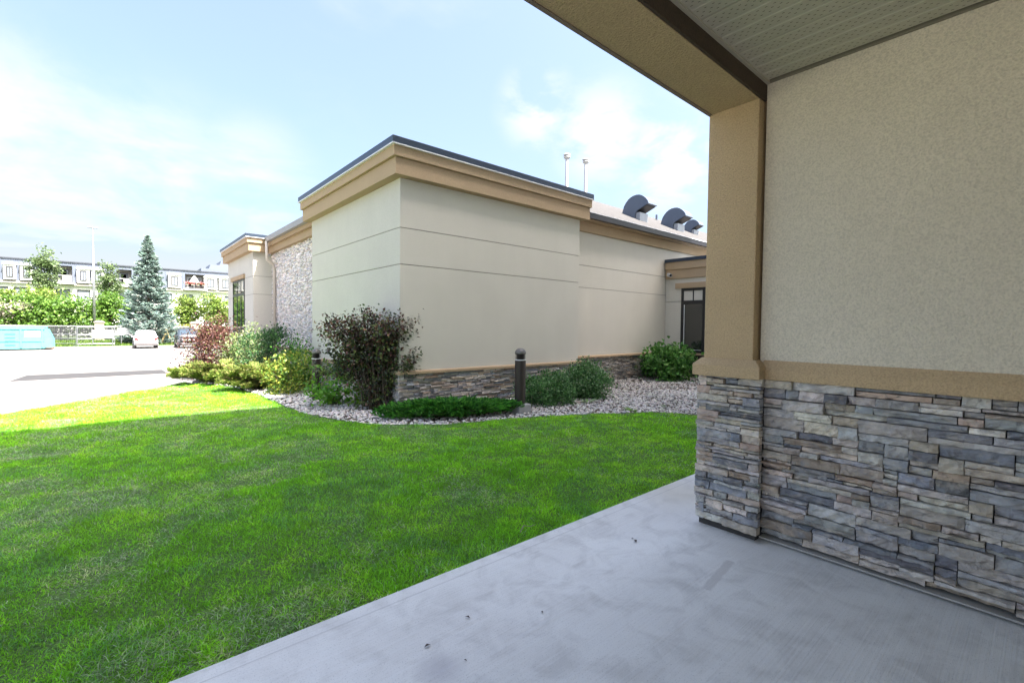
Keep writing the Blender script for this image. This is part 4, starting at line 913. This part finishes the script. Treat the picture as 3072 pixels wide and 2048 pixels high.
# temporary site fence panels
def site_panel(p0, p1, h, label):
    t = thing('site_fence_panel', label, 'fence panel', (p0[0], p0[1], float(lot_z(p0[1]))), math.atan2(p1[1]-p0[1], p1[0]-p0[0]), 'temporary site fence panels')
    L_ = float(np.hypot(p1[0]-p0[0], p1[1]-p0[1]))
    for x in (.05, L_-.05): MB().tube([(x, 0, 0), (x, 0, h)], .034, 8).build('post', M_PANEL, t); MB().box(x-.05, x+.05, -.45, .45, 0, .05).build('foot', M_PANEL, t)
    for z in (.22, .72, 1.12, h): MB().tube([(.05, 0, z), (L_-.05, 0, z)], .024, 6).build('rail', M_PANEL, t)
    wb = MB()
    for x in np.arange(.2, L_-.1, .16): wb.tube([(x, 0, .22), (x, 0, h)], .004, 4, False)
    wb.build('wire_infill', M_PANEL, t, kind='stuff')
q = [on_lot(-70, 1036), on_lot(107, 1037), on_lot(231, 1038.5), on_lot(346, 1036.5)]
site_panel(q[0], q[1], 1.9, 'galvanised site fence panel behind the turquoise dumpster'); site_panel(q[1], q[2], 1.9, 'galvanised site fence panel just right of the dumpster end'); site_panel(q[2], q[3], 1.9, 'galvanised site fence panel in front of the cream stone fence pillar')
def board(p, w, z0, z1, label, posts):
    t = thing('notice_board', label, 'notice board', (p[0], p[1], float(lot_z(p[1]))))
    MB().box(-w/2, w/2, -.02, .02, z0, z1).build('board', M_WHITE, t)
    for x in posts: MB().tube([(x, .05, 0), (x, .05, z1-.05)], .04, 8).build('post', M_PANEL, t)
p = on_lot(309, 1037); sc_ = (p[1]/1.32)/F_PX*.92
board((p[0], p[1]-.2), 1.62, .8, 1.62, 'blank white board fixed low on the site fence before the stone pillar', (-.75, .75))
p = on_lot(381, 1034); board((p[0], p[1]), 1.42, 1.05, 1.78, 'blank white board on two posts beside the white suv', (-.45, .5))

# ornamental fence with stone pillars on the verge
pf = on_lot(299, 1021.5); YF = min(max(pf[1], 66.), 76.)
def fpill(x):
    t = thing('fence_pillar', 'cream stone fence pillar with moulded cap' if abs(x-pf[0]) > .5 else 'cream stone fence pillar with moulded cap behind the low white board', 'pillar', (x, YF, -.66), 0, 'stone fence pillars')
    for r0 in range(6):
        z0 = -.1+r0*.36; off = .2 if r0 % 2 else 0
        for a0, a1 in (((-.42, -.42+.44+off)), (-.42+.45+off, .42)):
            MB().box(a0, a1-.008, -.42, .42, z0, z0+.35).build('block', M_PSTONE, t, bevel=.015)
    MB().box(-.40, .40, -.40, .40, -.1, 2.05).build('core', M_PSTONE, t)
    MB().box(-.5, .5, -.5, .5, 2.06, 2.2).build('cap', M_PSTONE, t, bevel=.03)
    MB().prism([(-.46, 2.2), (-.2, 2.36), (.2, 2.36), (.46, 2.2)], 'y', -.46, .46).build('cap_top', M_PSTONE, t)
xs_ = [pf[0]-9.2, pf[0], pf[0]+9.2]
for x in xs_: fpill(x)
for i, (x0, x1) in enumerate(((pf[0]-8.7, pf[0]-.45), (pf[0]+.45, pf[0]+8.7))):
    t = thing('slat_fence', ('charcoal horizontal slat fence left of the stone pillar', 'charcoal horizontal slat fence running behind the blue spruce')[i], 'fence', (x0, YF, -.66))
    for x in np.linspace(.1, x1-x0-.1, 4): MB().box(x-.05, x+.05, -.05, .05, -.05, 1.62).build('post', M_FARG, t)
    for k7 in range(11): MB().box(0, x1-x0, -.09, -.052, .12+k7*.135, .215+k7*.135).build('slat', M_FARG, t)
    MB().box(0, x1-x0, -.1, .1, 1.63, 1.72).build('top_rail', simple('pale_rail%d' % i, (.5, .48, .46), .7), t)
p = on(283, 950, 1, YF+2.5); t = thing('light_pole', 'tall slender pale metal light pole rising beside the stone pillar', 'light pole', (p[0], YF+2.5, -.66))
top = on(280, 684, 1, YF+2.5)[2]+.66
MB().tube([(0, 0, 0), (0, 0, top*.5), (0, 0, top)], [.17, .13, .08], 12).build('pole', M_PANEL, t, smooth=True)
for s_ in (-1, 1): MB().box(s_*.25-.22, s_*.25+.22, -.15, .15, top-.02, top+.1).build('lamp_head', M_PANEL, t, bevel=.03)

# trees
def tree(name, label, base, h, ctr_z, rad, nl, L, cols, w, seed, group='trees behind the far fence', nlimb=16, nclump=90, cl=.5, trunk=.16, shell=.35):
    g = np.random.default_rng(seed); t = thing(name, label, 'tree', tuple(base), 0, group); rad = np.array(rad)
    ctr = np.array([0, 0, ctr_z]); v = unit(g.normal(size=(nclump, 3))); CC = ctr+v*rad*(shell+(1-shell)*g.random((nclump, 1))**.5)*(1+.2*np.sin(v[:, :1]*5+seed)+.15*np.sin(v[:, 2:]*7+seed))
    CC[:, 2] = np.clip(CC[:, 2], .4, h)
    k8 = g.integers(0, nclump, nl); P = CC[k8]+g.normal(size=(nl, 3))*cl*np.array([1, 1, .6])*(.5+g.random(nclump)[k8][:, None]); P[:, 2] = np.maximum(P[:, 2], .3)
    out = unit(P-ctr); D = unit(out*.5+g.normal(size=(nl, 3))); Nn = unit(out*.5+np.array([0, 0, .6])+g.normal(size=(nl, 3))*.4); s = g.uniform(.6, 1.3, nl)
    c = np.clip(pick(cols, w, nl, g)*(1+(g.random(nclump)-.5)*.5)[k8][:, None], 0, 1)
    leaves('crown', P, Nn, D, L*s, L*.7*s, c, M_LEAF, t, .15)
    paths = [[(0, 0, -.2), (0.03, .02, ctr_z*.5), (0, 0, ctr_z+rad[2]*.5)]]
    for q in range(nlimb):
        a = CC[g.integers(0, nclump)]; z0 = g.uniform(.25, .8)*ctr_z*.8; paths.append([(0, 0, z0), tuple(a*.45+np.array([0, 0, z0*.55])), tuple(a)])
    b = MB()
    for i, p in enumerate(paths): b.tube(p, [trunk, trunk*.8, trunk*.3] if i == 0 else [trunk*.45, trunk*.3, trunk*.1], 7)
    b.build('trunk', M_BARK, t, smooth=True)
def far(px, y): return on(px, 1000, 1, y)[0]
G1 = [(.11, .22, .03), (.15, .26, .04), (.065, .14, .02)]; G2 = [(.18, .26, .045), (.23, .30, .065), (.12, .2, .03)]; G3 = [(.14, .2, .085), (.17, .24, .10), (.09, .14, .05)]
yy = YF+5; tree('maple_tree', 'broad low maple with dense rounded yellow green crown behind the dumpster', (far(158, yy), yy, -.7), 5.8, 2.8, (4.4, 3.2, 2.5), 9000, .34, G1, [4, 3, 3], 61, cl=.55, nclump=150)
yy = YF+11; tree('ash_tree', 'yellow green tree crown showing above and left of the broad maple', (far(88, yy), yy, -.7), 6.6, 4.2, (3.7, 3., 2.2), 5200, .34, G2, [4, 3, 3], 62, cl=.55)
yy = YF+15; tree('poplar_tree', 'narrow pointed poplar rising above the maple in front of the mansard roof', (far(137, yy), yy, -.7), 12.6, 8.6, (1.35, 1.2, 3.2), 3600, .3, G3, [4, 3, 3], 63, cl=.35, nclump=70)
yy = YF+6.5; tree('elm_tree', 'multi stemmed green tree between light pole and blue spruce', (far(330, yy), yy, -.7), 6.0, 3.8, (2.3, 2.1, 1.9), 5200, .3, G1, [4, 3, 3], 64, cl=.45)
yy = YF+15.5; tree('poplar_tree', 'slim poplar top showing above the multi stemmed tree by the light pole', (far(331, yy), yy, -.7), 10.6, 7.6, (1.2, 1.1, 2.6), 2600, .3, G3, [4, 3, 3], 65, cl=.35, nclump=60)
yy = YF+5; tree('young_tree', 'young vase shaped lime green tree between blue spruce and clubhouse', (far(565, yy), yy, -.7), 6.0, 4.0, (1.9, 1.8, 1.8), 4200, .27, G2, [4, 3, 3], 66, cl=.4)
yy = YF+2; tree('young_tree', 'young lime green tree beside the far clubhouse block', (far(657, yy), yy, -.7), 6.2, 3.9, (1.7, 1.8, 2.2), 4400, .27, G2, [4, 3, 3], 67, cl=.4)
yy = YF+4; tree('crab_apple', 'pale blossoming small tree at the far left end of the fence', (far(-12, yy), yy, -.7), 5.4, 3.1, (2.2, 2., 2.), 3000, .28, [(.36, .34, .26), (.3, .34, .16), (.44, .36, .34)], [3, 3, 2], 68, cl=.4)
def hedge():
    x0, x1 = far(490, YF+3), far(700, YF+3); g = np.random.default_rng(70); n = 3000; t = thing('hedge', 'low golden hedge behind the slat fence', 'hedge', ((x0+x1)/2, YF+3, -.66))
    P = np.stack([g.uniform(-(x1-x0)/2, (x1-x0)/2, n), g.normal(0, .35, n), g.uniform(.1, 1.9, n)+.2*np.sin(np.arange(n))], 1)
    leaves('foliage', P, unit(g.normal(size=(n, 3))+np.array([0, 0, 1])), g.normal(size=(n, 3)), .22, .16, pick([(.34, .32, .06), (.24, .27, .05)], [1, 1], n, g), M_LEAF, t)
    MB().box(-(x1-x0)/2, (x1-x0)/2, -.2, .2, -.1, 1.2).build('inner_twigs', M_BARK, t)
hedge()
def spruce():
    g = np.random.default_rng(81); y = 64.5; p = on(446, 1000, 1, y); z0 = float(lot_z(y)); top = on(448, 703, 1, y)[2]-z0
    t = thing('blue_spruce', 'tall conical blue spruce with layered branches behind the white suv', 'spruce', (p[0], y, z0))
    MB().tube([(0, 0, -.2), (0, 0, top*.6), (0, 0, top*1.0)], [.2, .1, .012], 8).build('trunk', M_BARK, t, smooth=True)
    P = []; D = []; Cc = []; br = MB(); z = .35
    while z < top*.985:
        f = 1-z/top; rr = (2.9*f**.9+.02); nb = int(8+11*f)
        for q in range(nb):
            a = g.uniform(0, 6.283); ln = rr*g.uniform(.72, 1.12); n = int(16+46*f); s = g.random(n)**.55
            dz = -.16*ln*s+.26*ln*s**3; zz_ = z+g.normal(0, .06)
            sd = np.array([-math.sin(a), math.cos(a), 0]); off = g.normal(size=n)*.17*ln*(1.15-s)
            pt = np.stack([np.cos(a)*ln*s, np.sin(a)*ln*s, zz_+dz+g.normal(0, .035, n)], 1)+sd*off[:, None]
            d = np.stack([np.full(n, math.cos(a)), np.full(n, math.sin(a)), np.full(n, .1)], 1)+sd*np.sign(off)[:, None]*.7+g.normal(size=(n, 3))*.25
            P.append(pt); D.append(d); Cc.append(np.full(n, g.uniform(.75, 1.25)))
            br.tube([(0, 0, zz_), (math.cos(a)*ln*.9, math.sin(a)*ln*.9, zz_-.07*ln)], [.03, .008], 4, False)
        z += .34*(.35+.85*f)
    br.build('branches', M_BARK, t)
    P = np.concatenate(P); D = np.concatenate(D); Cc = np.concatenate(Cc); n = len(P)
    sprigs('foliage', P, D, g.uniform(.16, .36, n)*(.6+.4*np.clip((top-P[:, 2])/3, 0, 1)), .1, np.clip(pick([(.25, .34, .30), (.34, .43, .385), (.14, .21, .18), (.44, .52, .47)], [4, 3, 3, 1.5], n, g, .12)*Cc[:, None], 0, 1), M_NEEDLE, t, g)
    print('spruce', n)
spruce()

# ------------------------------------------------------------------ far apartment house with mansard roof
YA = 96.
ap = thing('apartment_house', 'long cream apartment house with blue grey mansard roof and white dormers beyond the trees', 'building', (0, YA, -.7)); ap.location = (0, 0, 0)
def fx(px): return float(on(px, 900, 1, YA)[0])
def fz(px, py): return float(on(px, py, 1, YA)[2])
zt = fz(300, 795); zm = fz(300, 854.5); xa, xb_ = fx(-160), fx(1000)
def wall_with_holes(name, mat, u0, u1, z0, z1, holes, y0, y1, parent):
    """facade slab built around rectangular openings (u0,u1,z0,z1)"""
    b = MB(); xs2 = sorted({u0, u1, *[h[0] for h in holes], *[h[1] for h in holes]}); zs2 = sorted({z0, z1, *[h[2] for h in holes], *[h[3] for h in holes]})
    for i in range(len(xs2)-1):
        for j in range(len(zs2)-1):
            cx, cz = (xs2[i]+xs2[i+1])/2, (zs2[j]+zs2[j+1])/2
            if not any(h[0] < cx < h[1] and h[2] < cz < h[3] for h in holes): b.box(xs2[i], xs2[i+1], y0, y1, zs2[j], zs2[j+1])
    return b.build(name, mat, parent)
bal = [(165, 219), (350, 396), (555, 615)]
bz0, bz1 = zm+.05, zm+2.55
wall_with_holes('mansard', M_MANS, xa, xb_, zm, zt, [(fx(a), fx(b), bz0, bz1) for a, b in bal], YA-.4, YA+1, ap)
sm = MB()
for x in np.arange(xa, xb_, .45):
    if any(fx(a)-.05 < x < fx(b)+.05 for a, b in bal): sm.box(x, x+.05, YA-.46, YA-.4, bz1, zt)
    else: sm.box(x, x+.05, YA-.46, YA-.4, zm, zt)
sm.build('roof_seams', M_MANS, ap, kind='stuff')
MB().box(xa, xb_, YA-.55, YA+12, zt, zt+.16).build('roof_edge', simple('dark_roof_edge', (.05, .055, .07), .5), ap)
MB().box(xa, xb_, YA+1, YA+12, -.7, zt-.01).build('rear_wing', M_FARW, ap)
MB().box(xa, xb_, YA-.75, YA-.4, zm-.35, zm-.002).build('eave_band', M_FARB, ap)
wn = []
for px in range(-120, 800, 62):
    x = fx(px); wn += [(x-.75, x+.75, zm-2.6, zm-.9), (x-.75, x+.75, zm-5.9, zm-4.1)]
wall_with_holes('wall', M_FARW, xa, xb_, -.75, zm-.351, wn, YA-.4, YA+.3, ap)
for h in wn:
    f = frame_rect(h[0], h[1], h[2], h[3], .1, 'y', YA-.3, .1, M_FARG, ap, 'window'); MB().box(h[0]+.1, h[1]-.1, YA-.22, YA-.2, h[2]+.1, h[3]-.1).build('pane', M_GLASSP, f)
for px in (34, 84, 252, 296, 523, 630, 674):
    x = fx(px); w = (fx(px+19)-fx(px-19))/2; z0, z1 = zm+.12, zm+2.15
    pr = [(x-w, z0), (x+w, z0), (x+w, z1)]+[(x+w*1.12*math.cos(a), z1+.12+.26*math.sin(a)) for a in np.linspace(0, math.pi, 9)]+[(x-w, z1)]
    d = MB(); d.prism([(x-w, z0), (x+w, z0), (x+w, z1), (x-w, z1)], 'y', YA-.95, YA-.3); o = d.build('dormer', M_FARW, ap)
    MB().prism([(x+w*1.14*math.cos(a), z1+.02+.34*math.sin(a)) for a in np.linspace(0, math.pi, 11)], 'y', YA-1.08, YA-.3).build('dormer_hood', M_WHITE, o)
    f = frame_rect(x-w*.55, x+w*.55, z0+.28, z1-.22, .12, 'y', YA-1.0, .06, M_FARG, o, 'window_frame'); MB().box(x-w*.45, x+w*.45, YA-.97, YA-.955, z0+.4, z1-.34).build('pane', M_GLASSP, o); MB().box(x-.03, x+.03, YA-.985, YA-.97, z0+.4, z1-.34).build('glazing_bar', M_FARG, o)
for a, b in bal:
    x0, x1_ = fx(a), fx(b)
    MB().box(x0, x1_, YA+.9, YA+1.0, bz0, bz1).build('balcony_wall', M_FARB, ap)
    MB().box(x0-.2, x1_+.2, YA-1.4, YA+.9, bz0-.22, bz0).build('balcony_slab', M_WHITE, ap)
    f = MB().box(x0+.35, x0+1.5, YA+.84, YA+.9, bz0, bz0+2.1).build('balcony_door', M_WHITE, ap); MB().box(x0+.6, x0+1.25, YA+.81, YA+.84, bz0+.5, bz0+1.9).build('pane', M_GLASS, f)
    f = MB().box(x1_-1.7, x1_-.4, YA+.84, YA+.9, bz0+.8, bz0+2.1).build('balcony_window', M_WHITE, ap); MB().box(x1_-1.6, x1_-.5, YA+.81, YA+.84, bz0+.9, bz0+2.0).build('pane', M_GLASSP, f)
    for x in np.arange(x0, x1_, .9): MB().box(x, x+.05, YA-1.38, YA-1.33, bz0, bz0+1.0).build('railing_post', M_WHITE if a < 500 else M_FARG, ap)
    MB().box(x0, x1_, YA-1.4, YA-1.32, bz0+.98, bz0+1.05).build('handrail', M_WHITE if a < 500 else M_FARG, ap)
    if a < 500: MB().box(x0+(x1_-x0)*.45, x1_, YA-1.37, YA-1.34, bz0+.05, bz0+.96).build('railing_panel', M_FARB, ap)
MB().box(fx(612), fx(760), YA+3, YA+9, zt, zt+1.0).build('penthouse', M_MANS, ap); MB().prism([(fx(640), zt+.9), (fx(646), zt+2.0), (fx(675), zt+2.0), (fx(680), zt+2.8), (fx(760), zt+2.8), (fx(760), zt+.9)], 'y', YA+5, YA+10).build('penthouse_gable', M_MANS, ap)
# balcony parasol and flower boxes
xu = fx(583); t = thing('balcony_parasol', 'closed cream parasol standing on the apartment balcony with red flowers', 'parasol', (xu, YA-.2, bz0)); MB().tube([(0, 0, 0), (0, 0, 2.2)], .04, 8).build('pole', M_WHITE, t)
MB().lathe([(.02, 2.35), (.35, 1.9), (.75, 1.15), (.72, 1.1), (.02, 1.5)][::-1], n=10).build('canopy', M_WHITE, t)
for i, px in enumerate((562, 572, 595, 604)):
    t = thing('flower_box', 'box of pink and red flowers on the apartment balcony railing', 'flower box', (fx(px), YA-1.45, bz0+.55), 0, 'flower boxes on the balcony railing')
    MB().box(-.4, .4, -.12, .1, 0, .2).build('box', M_FARB, t); g = np.random.default_rng(i); n = 120
    leaves('flowers', np.stack([g.normal(0, .28, n), g.normal(0, .1, n)-.05, .22+g.random(n)*.3], 1), g.normal(size=(n, 3))+np.array([0, -1, 1]), g.normal(size=(n, 3)), .16, .14, pick([(.6, .08, .1), (.6, .3, .3), (.1, .2, .05)], [2, 2, 1.5], n, g), M_LEAF, t)
print('objects', len(bpy.data.objects))
